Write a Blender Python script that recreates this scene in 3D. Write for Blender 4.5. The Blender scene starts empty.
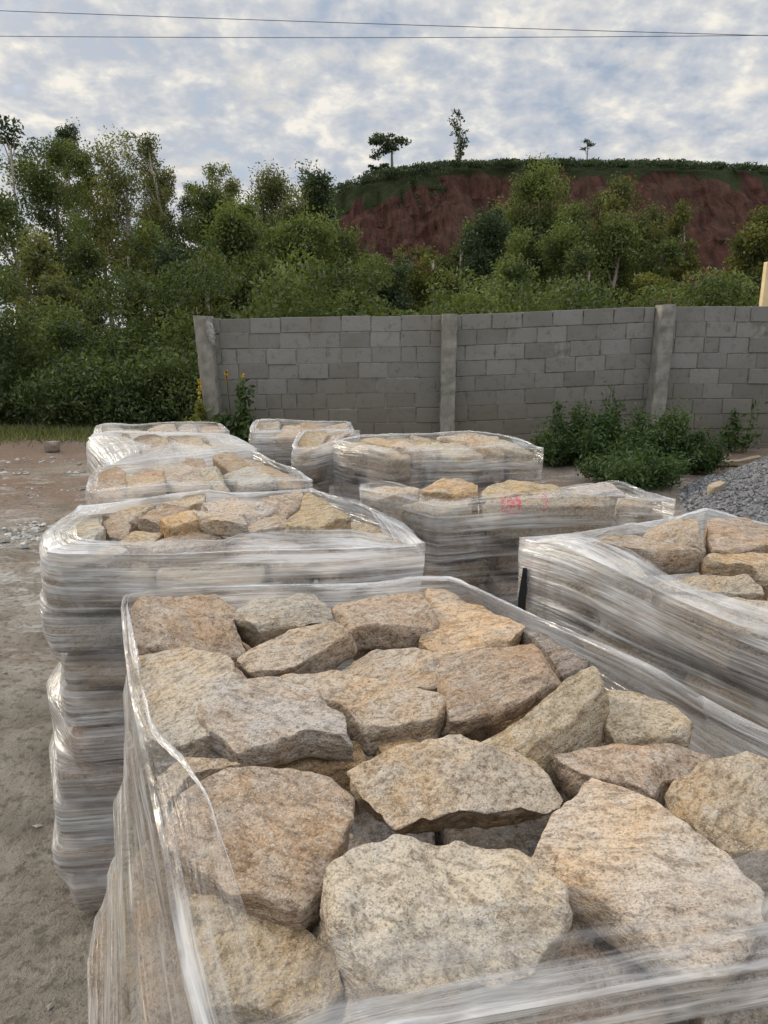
import bpy, math, random
import numpy as np
from mathutils import Vector

# ------------------------------------------------------------------ camera, sky, sun, exposure
SC = bpy.context.scene
COL = SC.collection
R = math.radians
PITCH, F, CAMH = R(14.0), 739.6, 1.6
cd = bpy.data.cameras.new('camera'); cam = bpy.data.objects.new('camera', cd); COL.objects.link(cam)
cam.location = (0, 0, CAMH); cam.rotation_euler = (math.pi/2 - PITCH, 0, 0)
cd.sensor_fit = 'VERTICAL'; cd.sensor_height = 36.0; cd.lens = 26.0; cd.clip_start = 0.02; cd.clip_end = 3000
SC.camera = cam
SUN_EL, SUN_AZ = R(25), R(-52)          # azimuth measured from +Y towards +X: the glow comes from the front left
SUN_STR, SKY_STR, EXPO = 1.4, 0.10, 0.10
w = bpy.data.worlds.new('World'); SC.world = w; w.use_nodes = True
def N(nt, typ, **kw):
    n = nt.nodes.new(typ)
    for k, v in kw.items():
        if k.startswith('i_'):
            key = k[2:]; key = int(key) if key.isdigit() else key.replace('_', ' ')
            n.inputs[key].default_value = v
        else: setattr(n, k, v)
    return n
def L(nt, a, b): nt.links.new(a, b)
def ramp(nt, fac, stops, interp='LINEAR'):
    r = nt.nodes.new('ShaderNodeValToRGB'); r.color_ramp.interpolation = interp
    while len(r.color_ramp.elements) < len(stops): r.color_ramp.elements.new(0.5)
    for e, (p, c) in zip(r.color_ramp.elements, stops):
        e.position = p; e.color = (c, c, c, 1) if not hasattr(c, '__len__') else (*c[:3], 1)
    L(nt, fac, r.inputs[0]); return r
def math_n(nt, op, a, b=None, c=None, clamp=False):
    m = nt.nodes.new('ShaderNodeMath'); m.operation = op; m.use_clamp = clamp
    for i, v in enumerate((a, b, c)):
        if v is None: continue
        if isinstance(v, (int, float)): m.inputs[i].default_value = v
        else: L(nt, v, m.inputs[i])
    return m.outputs[0]
def mixc(nt, fac, a, b, blend='MIX'):
    m = nt.nodes.new('ShaderNodeMix'); m.data_type = 'RGBA'; m.blend_type = blend
    for s, v in ((m.inputs[0], fac), (m.inputs[6], a), (m.inputs[7], b)):
        if isinstance(v, (int, float)): s.default_value = v
        elif hasattr(v, '__len__'): s.default_value = (*v[:3], 1)
        else: L(nt, v, s)
    return m.outputs[2]
def noise_n(nt, vec, scale, detail=4, rough=0.55, dist=0.0):
    n = nt.nodes.new('ShaderNodeTexNoise'); n.inputs['Scale'].default_value = scale
    n.inputs['Detail'].default_value = detail; n.inputs['Roughness'].default_value = rough
    n.inputs['Distortion'].default_value = dist
    if vec is not None: L(nt, vec, n.inputs['Vector'])
    return n.outputs['Fac']

nt = w.node_tree; nt.nodes.clear()
sky = N(nt, 'ShaderNodeTexSky', sky_type='NISHITA', sun_disc=False, sun_elevation=R(25), sun_rotation=SUN_AZ, altitude=300.0, air_density=1.0, dust_density=1.5)
tc = N(nt, 'ShaderNodeTexCoord')
sep = N(nt, 'ShaderNodeSeparateXYZ'); L(nt, tc.outputs['Generated'], sep.inputs[0])
zc = math_n(nt, 'MAXIMUM', sep.outputs[2], 0.0)
den = math_n(nt, 'ADD', zc, 0.36)
cmb = N(nt, 'ShaderNodeCombineXYZ')
L(nt, math_n(nt, 'DIVIDE', sep.outputs[0], den), cmb.inputs[0]); L(nt, math_n(nt, 'DIVIDE', sep.outputs[1], den), cmb.inputs[1])
n_big = noise_n(nt, cmb.outputs[0], 4.2, 4, 0.55)
n_mid = noise_n(nt, cmb.outputs[0], 12.0, 6, 0.55, 0.15)
n_warm = noise_n(nt, cmb.outputs[0], 6.5, 4, 0.6, 0.3)
n_sml = noise_n(nt, cmb.outputs[0], 36.0, 4, 0.6, 0.1)
cov = math_n(nt, 'ADD', math_n(nt, 'MULTIPLY', n_big, 0.45), math_n(nt, 'MULTIPLY_ADD', n_sml, 0.20, math_n(nt, 'MULTIPLY', n_mid, 0.62)))
shade = ramp(nt, cov, [(0.50, (4.1, 4.6, 5.35)), (0.60, (4.85, 5.15, 5.7)), (0.68, (6.0, 6.1, 6.2)), (0.77, (8.3, 7.9, 7.2))])
warm = ramp(nt, n_warm, [(0.52, 0.0), (0.68, 1.0)])
cloud = mixc(nt, math_n(nt, 'MULTIPLY', warm.outputs[0], 0.32), shade.outputs[0], (9.4, 8.4, 6.6))
cover = ramp(nt, cov, [(0.46, 0.55), (0.58, 1.0)])
skyc = mixc(nt, cover.outputs[0], sky.outputs[0], cloud)
# the cloud sheet is brightened overhead, above the view, to light the stones
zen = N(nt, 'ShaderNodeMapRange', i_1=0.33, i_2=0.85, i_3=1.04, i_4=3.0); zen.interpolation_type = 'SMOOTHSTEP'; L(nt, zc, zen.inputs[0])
# the thin cloud glows where the sun stands behind it
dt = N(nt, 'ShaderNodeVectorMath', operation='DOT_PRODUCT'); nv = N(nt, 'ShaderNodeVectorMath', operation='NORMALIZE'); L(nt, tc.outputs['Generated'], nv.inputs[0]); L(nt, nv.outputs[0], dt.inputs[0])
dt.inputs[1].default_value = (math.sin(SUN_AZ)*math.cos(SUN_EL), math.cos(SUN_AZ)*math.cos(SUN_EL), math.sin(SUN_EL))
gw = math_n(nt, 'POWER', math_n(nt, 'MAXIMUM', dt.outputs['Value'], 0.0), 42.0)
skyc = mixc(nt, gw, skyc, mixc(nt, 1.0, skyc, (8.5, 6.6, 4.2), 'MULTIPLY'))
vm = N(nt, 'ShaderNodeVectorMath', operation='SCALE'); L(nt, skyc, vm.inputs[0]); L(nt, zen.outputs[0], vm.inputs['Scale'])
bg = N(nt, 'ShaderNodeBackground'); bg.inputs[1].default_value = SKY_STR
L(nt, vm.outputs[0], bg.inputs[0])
wo = N(nt, 'ShaderNodeOutputWorld'); L(nt, bg.outputs[0], wo.inputs[0])

sd = bpy.data.lights.new('sun', 'SUN'); sd.energy = SUN_STR; sd.angle = R(14); sd.color = (1.0, 0.90, 0.75)
sun = bpy.data.objects.new('sun', sd); COL.objects.link(sun)
sdir = Vector((math.sin(SUN_AZ)*math.cos(SUN_EL), math.cos(SUN_AZ)*math.cos(SUN_EL), math.sin(SUN_EL)))
sun.rotation_euler = sdir.to_track_quat('Z', 'Y').to_euler(); sun.location = (-8, 6, 9)
SC.view_settings.view_transform = 'Standard'; SC.view_settings.look = 'None'
SC.view_settings.exposure = EXPO; SC.view_settings.gamma = 1.0
SC.render.engine = 'CYCLES'
SC.cycles.use_denoising = True
SC.cycles.transparent_max_bounces = 32; SC.cycles.max_bounces = 8; SC.cycles.diffuse_bounces = 4
SC.cycles.transmission_bounces = 4; SC.cycles.glossy_bounces = 3
SC.cycles.caustics_reflective = False; SC.cycles.caustics_refractive = False
SC.cycles.sample_clamp_indirect = 6.0

# ------------------------------------------------------------------ helpers
FWD = np.array([0, math.cos(PITCH), -math.sin(PITCH)]); UP = np.array([0, math.sin(PITCH), math.cos(PITCH)])
EYE = np.array([0, 0, CAMH])
def ray(x, y): return np.array([1.0, 0, 0])*(x-384)/F + UP*(512-y)/F + FWD
def at_z(x, y, z):                     # the place at height z that the photograph shows at x, y
    d = ray(x, y); return EYE + d*((z-CAMH)/d[2])
def at_y(x, y, Y):                     # the same at distance Y
    d = ray(x, y); return EYE + d*(Y/d[1])

def _h(ix, iy, iz, s):
    n = (ix*374761393 + iy*668265263 + iz*2147483647 + s*1274126177) & 0xFFFFFFFF
    n = ((n ^ (n >> 13))*1274126177) & 0xFFFFFFFF
    n = ((n ^ (n >> 16))*2246822519) & 0xFFFFFFFF
    return ((n ^ (n >> 15)) & 0xFFFF)/32767.5 - 1.0
def vnoise(p, seed=0):
    p = np.asarray(p, dtype=np.float64); i = np.floor(p).astype(np.int64); f = p - i; u = f*f*f*(f*(f*6-15)+10)
    x, y, z = i[:, 0], i[:, 1], i[:, 2]; out = 0
    for dx in (0, 1):
        wx = u[:, 0] if dx else 1-u[:, 0]
        for dy in (0, 1):
            wy = u[:, 1] if dy else 1-u[:, 1]
            for dz in (0, 1):
                wz = u[:, 2] if dz else 1-u[:, 2]
                out = out + wx*wy*wz*_h(x+dx, y+dy, z+dz, seed)
    return out
def fbm(p, seed=0, oct=3, gain=0.5):
    p = np.asarray(p, float); a, s, t = 1.0, 0, 0
    for o in range(oct):
        t = t + a*vnoise(p*(2.03**o) + 17.3*o, seed+o*31); a *= gain
    return t

def mesh_np(name, v, faces, uv=None, smooth=True, attr=None):
    """faces: (n,4) or (n,3) int array, or list of such arrays."""
    if not isinstance(faces, (list, tuple)) or np.ndim(faces[0]) == 1: faces = [faces]
    faces = [np.asarray(f, dtype=np.int32) for f in faces if len(f)]
    me = bpy.data.meshes.new(name)
    v = np.asarray(v, dtype=np.float32); me.vertices.add(len(v)); me.vertices.foreach_set('co', v.ravel())
    idx = np.concatenate([f.ravel() for f in faces]); tot = np.concatenate([np.full(len(f), f.shape[1], np.int32) for f in faces])
    st = np.concatenate([[0], np.cumsum(tot)[:-1]]).astype(np.int32)
    me.loops.add(len(idx)); me.loops.foreach_set('vertex_index', idx)
    me.polygons.add(len(tot)); me.polygons.foreach_set('loop_start', st); me.polygons.foreach_set('loop_total', tot)
    me.polygons.foreach_set('use_smooth', np.full(len(tot), smooth))
    me.update(calc_edges=True); me.validate()
    if uv is not None:
        l = me.uv_layers.new(name='UVMap'); l.data.foreach_set('uv', np.asarray(uv, np.float32)[idx].ravel())
    if attr is not None:
        for k, a in attr.items():
            at = me.attributes.new(k, 'FLOAT', 'POINT'); at.data.foreach_set('value', np.asarray(a, np.float32))
    return me
def link(name, me, mat, parent=None, loc=None):
    o = bpy.data.objects.new(name, me); COL.objects.link(o)
    if mat is not None: me.materials.append(mat) if not me.materials else None
    if parent is not None: o.parent = parent
    if loc is not None: o.location = loc
    return o
def empty(name, loc, rz=0.0):
    o = bpy.data.objects.new(name, None); COL.objects.link(o); o.location = loc; o.rotation_euler.z = rz; o.empty_display_size = 0.2; return o
def tag(o, label=None, cat=None, group=None, kind=None):
    if label: o['label'] = label
    if cat: o['category'] = cat
    if group: o['group'] = group
    if kind: o['kind'] = kind
    return o
class MB:                              # collects boxes and tubes into one mesh
    def __init__(s): s.v, s.q, s.t, s.a = [], [], [], []; s.n = 0
    def add(s, v, q=None, t=None, a=0.5):
        v = np.asarray(v, float)
        if q is not None and len(q): s.q.append(np.asarray(q)+s.n)
        if t is not None and len(t): s.t.append(np.asarray(t)+s.n)
        s.v.append(v); s.a.append(np.full(len(v), a) if np.isscalar(a) else a); s.n += len(v)
    def box(s, lo, hi, a=0.5, bev=0.0):
        x0, y0, z0 = lo; x1, y1, z1 = hi; b = bev
        if b <= 0:
            v = [(x, y, z) for z in (z0, z1) for x, y in ((x0, y0), (x1, y0), (x1, y1), (x0, y1))]
            s.add(v, [(3, 2, 1, 0), (4, 5, 6, 7), (0, 1, 5, 4), (1, 2, 6, 5), (2, 3, 7, 6), (3, 0, 4, 7)], a=a); return
        def rg(x0, y0, x1, y1, z, k): return [(x0+k, y0, z), (x1-k, y0, z), (x1, y0+k, z), (x1, y1-k, z), (x1-k, y1, z), (x0+k, y1, z), (x0, y1-k, z), (x0, y0+k, z)]
        rings = [rg(x0+b, y0+b, x1-b, y1-b, z0, b*.5), rg(x0, y0, x1, y1, z0+b, b), rg(x0, y0, x1, y1, z1-b, b), rg(x0+b, y0+b, x1-b, y1-b, z1, b*.5)]
        v = sum(rings, []); q = []
        for r_ in range(3):
            for i in range(8): j = (i+1) % 8; q.append((r_*8+i, r_*8+j, r_*8+8+j, r_*8+8+i))
        n = len(v); v += [((x0+x1)/2, (y0+y1)/2, z0), ((x0+x1)/2, (y0+y1)/2, z1)]
        t = [(i2, i1, n) for i1, i2 in ((i, (i+1) % 8) for i in range(8))] + [(24+i, 24+(i+1) % 8, n+1) for i in range(8)]
        s.add(v, q, t, a=a)
    def tube(s, pts, rad, seg=7, a=0.5, cap=True):
        pts = np.asarray(pts, float); rad = np.full(len(pts), rad) if np.isscalar(rad) else np.asarray(rad)
        V = []
        for i, p in enumerate(pts):
            d = pts[min(i+1, len(pts)-1)] - pts[max(i-1, 0)]; d = d/(np.linalg.norm(d)+1e-9)
            u = np.cross(d, [0, 0, 1.0] if abs(d[2]) < .9 else [1.0, 0, 0]); u /= np.linalg.norm(u); w_ = np.cross(d, u)
            for k in range(seg):
                an = 2*math.pi*k/seg; V.append(p + rad[i]*(math.cos(an)*u + math.sin(an)*w_))
        q = [(i*seg+k, i*seg+(k+1) % seg, (i+1)*seg+(k+1) % seg, (i+1)*seg+k) for i in range(len(pts)-1) for k in range(seg)]
        t = []
        if cap:
            n = len(V); V += [pts[0], pts[-1]]; m = (len(pts)-1)*seg
            t = [(k, n, (k+1) % seg) for k in range(seg)] + [(m+k, m+(k+1) % seg, n+1) for k in range(seg)]
        s.add(V, q, t, a=a)
    def build(s, name, mat, parent=None, smooth=True, loc=None):
        f = []
        if s.q: f.append(np.concatenate(s.q))
        if s.t: f.append(np.concatenate(s.t))
        return link(name, mesh_np(name, np.concatenate(s.v), f, smooth=smooth, attr={'tint': np.concatenate(s.a)}), mat, parent, loc)

def new_mat(name):
    m = bpy.data.materials.new(name); m.use_nodes = True; nt = m.node_tree
    b = nt.nodes['Principled BSDF']; return m, nt, b
def bump(nt, b, h, strength, dist):
    n = nt.nodes.new('ShaderNodeBump'); n.inputs['Strength'].default_value = strength; n.inputs['Distance'].default_value = dist
    L(nt, h, n.inputs['Height']); L(nt, n.outputs[0], b.inputs['Normal']); return n

# ------------------------------------------------------------------ materials
def stone_material(name, red=False):
    m, nt, b = new_mat(name)
    tc = N(nt, 'ShaderNodeTexCoord'); oi = N(nt, 'ShaderNodeObjectInfo')
    off = N(nt, 'ShaderNodeVectorMath', operation='SCALE'); cx = N(nt, 'ShaderNodeCombineXYZ')
    for i in range(3): L(nt, oi.outputs['Random'], cx.inputs[i])
    L(nt, cx.outputs[0], off.inputs[0]); off.inputs['Scale'].default_value = 37.0
    # the banding of the rock is turned differently in every stone
    rot = N(nt, 'ShaderNodeVectorRotate', rotation_type='EULER_XYZ'); L(nt, tc.outputs['Object'], rot.inputs['Vector'])
    rs = N(nt, 'ShaderNodeVectorMath', operation='MULTIPLY'); L(nt, cx.outputs[0], rs.inputs[0]); rs.inputs[1].default_value = (0.9, 0.7, 6.3); L(nt, rs.outputs[0], rot.inputs['Rotation'])
    ad = N(nt, 'ShaderNodeVectorMath', operation='ADD'); L(nt, rot.outputs[0], ad.inputs[0]); L(nt, off.outputs[0], ad.inputs[1])
    P = ad.outputs[0]
    mp = N(nt, 'ShaderNodeMapping'); L(nt, P, mp.inputs[0]); mp.inputs['Scale'].default_value = (16, 48, 80)
    band = noise_n(nt, mp.outputs[0], 1.6, 5, 0.65, 0.4)
    big = noise_n(nt, P, 7.0, 4, 0.6, 0.6)
    mid = noise_n(nt, P, 24.0, 5, 0.65, 0.2)
    fine = noise_n(nt, P, 150.0, 3, 0.7)
    grain = N(nt, 'ShaderNodeTexVoronoi', feature='F1'); grain.inputs['Scale'].default_value = 540.0; L(nt, P, grain.inputs['Vector'])
    gsep = N(nt, 'ShaderNodeSeparateColor'); L(nt, grain.outputs['Color'], gsep.inputs[0])
    tint = oi.outputs['Color']
    ochre = mixc(nt, 1.0, tint, (1.05, 0.90, 0.70), 'MULTIPLY')
    pale = mixc(nt, 0.45, tint, (0.47, 0.455, 0.42))
    c = mixc(nt, ramp(nt, big, [(0.44, 0.0), (0.62, 0.85)]).outputs[0], tint, ochre)
    c = mixc(nt, ramp(nt, mid, [(0.50, 0.0), (0.66, 0.75)]).outputs[0], c, pale)
    c = mixc(nt, ramp(nt, band, [(0.37, 0.72), (0.51, 0.0)]).outputs[0], c, mixc(nt, 1.0, c, (0.42, 0.38, 0.34), 'MULTIPLY'))
    c = mixc(nt, ramp(nt, band, [(0.55, 0.0), (0.72, 0.5)]).outputs[0], c, (0.50, 0.46, 0.40))
    # mineral grains: dark mica, white quartz
    c = mixc(nt, ramp(nt, gsep.outputs[0], [(0.80, 0.0), (0.90, 0.45)]).outputs[0], c, (0.10, 0.085, 0.07))
    c = mixc(nt, ramp(nt, gsep.outputs[1], [(0.80, 0.0), (0.92, 0.30)]).outputs[0], c, (0.62, 0.58, 0.51))
    c = mixc(nt, ramp(nt, fine, [(0.34, 0.7), (0.48, 0.0)]).outputs[0], c, mixc(nt, 1.0, c, (0.42, 0.39, 0.36), 'MULTIPLY'))
    if red:
        se = N(nt, 'ShaderNodeSeparateXYZ'); L(nt, tc.outputs['Object'], se.inputs[0])
        rn = noise_n(nt, tc.outputs['Object'], 75.0, 2, 0.6)
        def blob(x0, x1, th):
            a = math_n(nt, 'GREATER_THAN', se.outputs[0], x0); d = math_n(nt, 'LESS_THAN', se.outputs[0], x1)
            return math_n(nt, 'MULTIPLY', math_n(nt, 'MULTIPLY', a, d), math_n(nt, 'GREATER_THAN', rn, th))
        mk = math_n(nt, 'MULTIPLY', math_n(nt, 'MAXIMUM', blob(-0.15, -0.085, 0.49), blob(-0.02, 0.0, 0.52)), math_n(nt, 'GREATER_THAN', se.outputs[2], -0.035))
        c = mixc(nt, math_n(nt, 'MULTIPLY', mk, 0.9), c, (0.62, 0.03, 0.09))
    stain = noise_n(nt, P, 11.0, 5, 0.7, 1.0)
    c = mixc(nt, ramp(nt, stain, [(0.52, 0.0), (0.68, 0.42)]).outputs[0], c, mixc(nt, 1.0, c, (0.52, 0.49, 0.45), 'MULTIPLY'))
    L(nt, c, b.inputs['Base Color']); b.inputs['Roughness'].default_value = 0.88; b.inputs['Specular IOR Level'].default_value = 0.25
    h = math_n(nt, 'ADD', math_n(nt, 'MULTIPLY', fine, 0.5), math_n(nt, 'ADD', math_n(nt, 'MULTIPLY', band, 0.8), math_n(nt, 'MULTIPLY', mid, 1.3)))
    bump(nt, b, h, 1.0, 0.008)
    return m
M_STONE = stone_material('granite'); M_STONE_RED = stone_material('granite_with_red_paint', True)

def film_material(name, lo, hi, slant):
    m, nt, b = new_mat(name); nt.nodes.remove(b)
    uv = N(nt, 'ShaderNodeUVMap'); mp = N(nt, 'ShaderNodeMapping'); L(nt, uv.outputs[0], mp.inputs[0])
    mp.inputs['Rotation'].default_value = (0, 0, slant); mp.inputs['Scale'].default_value = (2.2, 75, 1)
    st = noise_n(nt, mp.outputs[0], 1.0, 5, 0.62, 0.3)
    mp2 = N(nt, 'ShaderNodeMapping'); L(nt, uv.outputs[0], mp2.inputs[0]); mp2.inputs['Rotation'].default_value = (0, 0, slant*-1.6); mp2.inputs['Scale'].default_value = (1.1, 17, 1)
    st2 = noise_n(nt, mp2.outputs[0], 1.0, 4, 0.6, 0.6)
    big = noise_n(nt, uv.outputs[0], 5.5, 3, 0.6, 0.8)
    # sharp crease lines
    cr = ramp(nt, math_n(nt, 'ABSOLUTE', math_n(nt, 'SUBTRACT', st2, 0.5)), [(0.0, 1.0), (0.02, 0.0)])
    s = math_n(nt, 'ADD', math_n(nt, 'MULTIPLY', ramp(nt, st, [(0.42, 0.0), (0.62, 1.0)]).outputs[0], 0.65), math_n(nt, 'MULTIPLY', ramp(nt, st2, [(0.36, 0.0), (0.64, 1.0)]).outputs[0], 0.4))
    s = math_n(nt, 'MULTIPLY_ADD', math_n(nt, 'SUBTRACT', big, 0.5), 1.6, s)
    mp3 = N(nt, 'ShaderNodeMapping'); L(nt, uv.outputs[0], mp3.inputs[0]); mp3.inputs['Rotation'].default_value = (0, 0, 0.62); mp3.inputs['Scale'].default_value = (2.2, 26, 1)
    st3 = noise_n(nt, mp3.outputs[0], 1.0, 4, 0.6, 0.5)
    cr3 = ramp(nt, math_n(nt, 'ABSOLUTE', math_n(nt, 'SUBTRACT', st3, 0.52)), [(0.0, 1.0), (0.018, 0.0)])
    s = math_n(nt, 'MULTIPLY_ADD', math_n(nt, 'MULTIPLY', cr3.outputs[0], ramp(nt, big, [(0.48, 0.0), (0.62, 1.0)]).outputs[0]), 0.35, s)
    s = math_n(nt, 'MULTIPLY_ADD', cr.outputs[0], 0.22, s, clamp=True)
    patch = noise_n(nt, uv.outputs[0], 2.6, 3, 0.55, 1.2)
    s = math_n(nt, 'MULTIPLY', s, ramp(nt, patch, [(0.36, 0.35), (0.60, 1.05)]).outputs[0])
    at = N(nt, 'ShaderNodeAttribute', attribute_name='layers')
    mr = N(nt, 'ShaderNodeMapRange', i_3=lo, i_4=hi); L(nt, s, mr.inputs[0])
    alpha = math_n(nt, 'MULTIPLY', mr.outputs[0], at.outputs['Fac'], clamp=True)
    alpha = math_n(nt, 'MINIMUM', alpha, 0.93)
    bp = N(nt, 'ShaderNodeBump'); bp.inputs['Strength'].default_value = 0.8; bp.inputs['Distance'].default_value = 0.010
    L(nt, math_n(nt, 'ADD', st, math_n(nt, 'ADD', math_n(nt, 'MULTIPLY', st3, 1.5), math_n(nt, 'MULTIPLY', st2, 1.6))), bp.inputs['Height'])
    di = N(nt, 'ShaderNodeBsdfDiffuse'); di.inputs[0].default_value = (0.86, 0.87, 0.88, 1)
    tr = N(nt, 'ShaderNodeBsdfTranslucent'); tr.inputs[0].default_value = (0.86, 0.86, 0.86, 1)
    milk = N(nt, 'ShaderNodeMixShader'); milk.inputs[0].default_value = 0.45; L(nt, di.outputs[0], milk.inputs[1]); L(nt, tr.outputs[0], milk.inputs[2])
    tp = N(nt, 'ShaderNodeBsdfTransparent')
    mx = N(nt, 'ShaderNodeMixShader'); L(nt, alpha, mx.inputs[0]); L(nt, tp.outputs[0], mx.inputs[1]); L(nt, milk.outputs[0], mx.inputs[2])
    gl = N(nt, 'ShaderNodeBsdfGlossy'); gl.inputs['Roughness'].default_value = 0.20; gl.inputs['Color'].default_value = (1, 1, 1, 1); L(nt, bp.outputs[0], gl.inputs['Normal'])
    L(nt, bp.outputs[0], di.inputs['Normal'])
    fr = N(nt, 'ShaderNodeFresnel'); fr.inputs['IOR'].default_value = 1.42; L(nt, bp.outputs[0], fr.inputs['Normal'])
    fg = math_n(nt, 'MINIMUM', math_n(nt, 'MULTIPLY', fr.outputs[0], math_n(nt, 'MINIMUM', at.outputs['Fac'], 1.0)), 0.32)
    m2 = N(nt, 'ShaderNodeMixShader'); L(nt, fg, m2.inputs[0]); L(nt, mx.outputs[0], m2.inputs[1]); L(nt, gl.outputs[0], m2.inputs[2])
    L(nt, m2.outputs[0], nt.nodes['Material Output'].inputs[0])
    return m
M_FILM = film_material('stretch_film', 0.10, 0.98, 0.05)
M_FILM_THIN = film_material('thin_stretch_film', 0.0, 0.76, 0.10)
M_FILM_WHITE = film_material('milky_stretch_film', 0.50, 1.0, 0.04)

def leaf_material(name, dark, light, trans=0.35):
    m, nt, b = new_mat(name); nt.nodes.remove(b)
    at = N(nt, 'ShaderNodeAttribute', attribute_name='tint'); oi = N(nt, 'ShaderNodeObjectInfo')
    f = math_n(nt, 'ADD', at.outputs['Fac'], math_n(nt, 'MULTIPLY_ADD', oi.outputs['Random'], 0.3, -0.15), clamp=True)
    c = mixc(nt, f, dark, light)
    di = N(nt, 'ShaderNodeBsdfDiffuse'); tr = N(nt, 'ShaderNodeBsdfTranslucent'); gl = N(nt, 'ShaderNodeBsdfGlossy'); gl.inputs['Roughness'].default_value = 0.5
    L(nt, c, di.inputs[0]); L(nt, mixc(nt, 1.0, c, (1.25, 1.15, 0.6), 'MULTIPLY'), tr.inputs[0])
    mx = N(nt, 'ShaderNodeMixShader'); mx.inputs[0].default_value = trans; L(nt, di.outputs[0], mx.inputs[1]); L(nt, tr.outputs[0], mx.inputs[2])
    m2 = N(nt, 'ShaderNodeMixShader'); m2.inputs[0].default_value = 0.03; L(nt, mx.outputs[0], m2.inputs[1]); L(nt, gl.outputs[0], m2.inputs[2])
    L(nt, m2.outputs[0], nt.nodes['Material Output'].inputs[0]); return m
M_LEAF = {'mid': leaf_material('leaf_mid', (0.032, 0.056, 0.016), (0.150, 0.190, 0.050)),
          'olive': leaf_material('leaf_olive', (0.055, 0.074, 0.024), (0.205, 0.215, 0.070)),
          'dark': leaf_material('leaf_dark', (0.018, 0.034, 0.015), (0.060, 0.092, 0.034), 0.25),
          'yellow': leaf_material('leaf_yellow_green', (0.055, 0.075, 0.018), (0.17, 0.18, 0.04)),
          'weed': leaf_material('leaf_weed', (0.022, 0.050, 0.014), (0.085, 0.135, 0.036)),
          'flower': leaf_material('yellow_petals', (0.34, 0.22, 0.02), (0.50, 0.36, 0.04)),
          'dry': leaf_material('dry_grass', (0.11, 0.10, 0.04), (0.24, 0.20, 0.09))}
def simple_mat(name, ca, cb, scale, rough=0.9, bstr=0.4, bdist=0.01, stretch=(1, 1, 1)):
    m, nt, b = new_mat(name); tc = N(nt, 'ShaderNodeTexCoord'); mp = N(nt, 'ShaderNodeMapping'); L(nt, tc.outputs['Object'], mp.inputs[0]); mp.inputs['Scale'].default_value = stretch
    n = noise_n(nt, mp.outputs[0], scale, 6, 0.65); L(nt, mixc(nt, ramp(nt, n, [(0.35, 0.0), (0.65, 1.0)]).outputs[0], ca, cb), b.inputs['Base Color'])
    b.inputs['Roughness'].default_value = rough; bump(nt, b, n, bstr, bdist); return m
M_BARK = simple_mat('bark', (0.15, 0.13, 0.10), (0.42, 0.37, 0.30), 6, stretch=(3, 3, .6))
M_WOOD = simple_mat('weathered_wood', (0.16, 0.12, 0.085), (0.34, 0.27, 0.19), 8, stretch=(1, 12, 12))
M_POST_PAINT = simple_mat('cream_paint', (0.62, 0.48, 0.27), (0.74, 0.60, 0.36), 5)
M_BLACK = simple_mat('strip_black', (0.008, 0.008, 0.009), (0.02, 0.02, 0.02), 20, rough=0.5)
M_RUST = simple_mat('rusty_steel', (0.10, 0.045, 0.025), (0.22, 0.12, 0.07), 40)
M_CABLE = simple_mat('cable_sheath', (0.06, 0.06, 0.07), (0.11, 0.11, 0.12), 10, rough=0.5)
M_BAG = simple_mat('dusty_plastic', (0.16, 0.155, 0.145), (0.38, 0.37, 0.35), 30, rough=0.6)

def block_material():
    m, nt, b = new_mat('concrete_block'); tc = N(nt, 'ShaderNodeTexCoord'); at = N(nt, 'ShaderNodeAttribute', attribute_name='tint')
    P = tc.outputs['Object']
    n1 = noise_n(nt, P, 1.7, 5, 0.6, 0.5); n2 = noise_n(nt, P, 9.0, 5, 0.65); n3 = noise_n(nt, P, 90.0, 3, 0.7)
    c = mixc(nt, at.outputs['Fac'], (0.190, 0.186, 0.174), (0.268, 0.264, 0.250))
    c = mixc(nt, ramp(nt, n1, [(0.42, 0.0), (0.62, 0.6)]).outputs[0], c, mixc(nt, 1.0, c, (0.86, 0.81, 0.71), 'MULTIPLY'))
    # dirt splashed up from the ground and rain runs under the top
    se = N(nt, 'ShaderNodeSeparateXYZ'); L(nt, P, se.inputs[0])
    mr = N(nt, 'ShaderNodeMapRange', i_1=1.15, i_2=0.1, i_3=0.0, i_4=0.75); L(nt, math_n(nt, 'MULTIPLY_ADD', n1, 0.9, math_n(nt, 'ADD', se.outputs[2], -0.45)), mr.inputs[0])
    c = mixc(nt, mr.outputs[0], c, (0.135, 0.115, 0.080))
    c = mixc(nt, ramp(nt, n2, [(0.30, 0.55), (0.46, 0.0)]).outputs[0], c, (0.10, 0.096, 0.085))
    c = mixc(nt, ramp(nt, n3, [(0.34, 0.5), (0.48, 0.0)]).outputs[0], c, (0.11, 0.105, 0.095))
    L(nt, c, b.inputs['Base Color']); b.inputs['Roughness'].default_value = 0.95; b.inputs['Specular IOR Level'].default_value = 0.15
    bump(nt, b, math_n(nt, 'ADD', n3, math_n(nt, 'MULTIPLY', n2, 1.5)), 0.5, 0.008); return m
M_BLOCK = block_material()
M_MORTAR = simple_mat('mortar', (0.13, 0.12, 0.10), (0.29, 0.275, 0.245), 9)
M_CONC = simple_mat('post_concrete', (0.17, 0.16, 0.135), (0.275, 0.262, 0.228), 9, stretch=(1.2, 1.2, .8))

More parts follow.
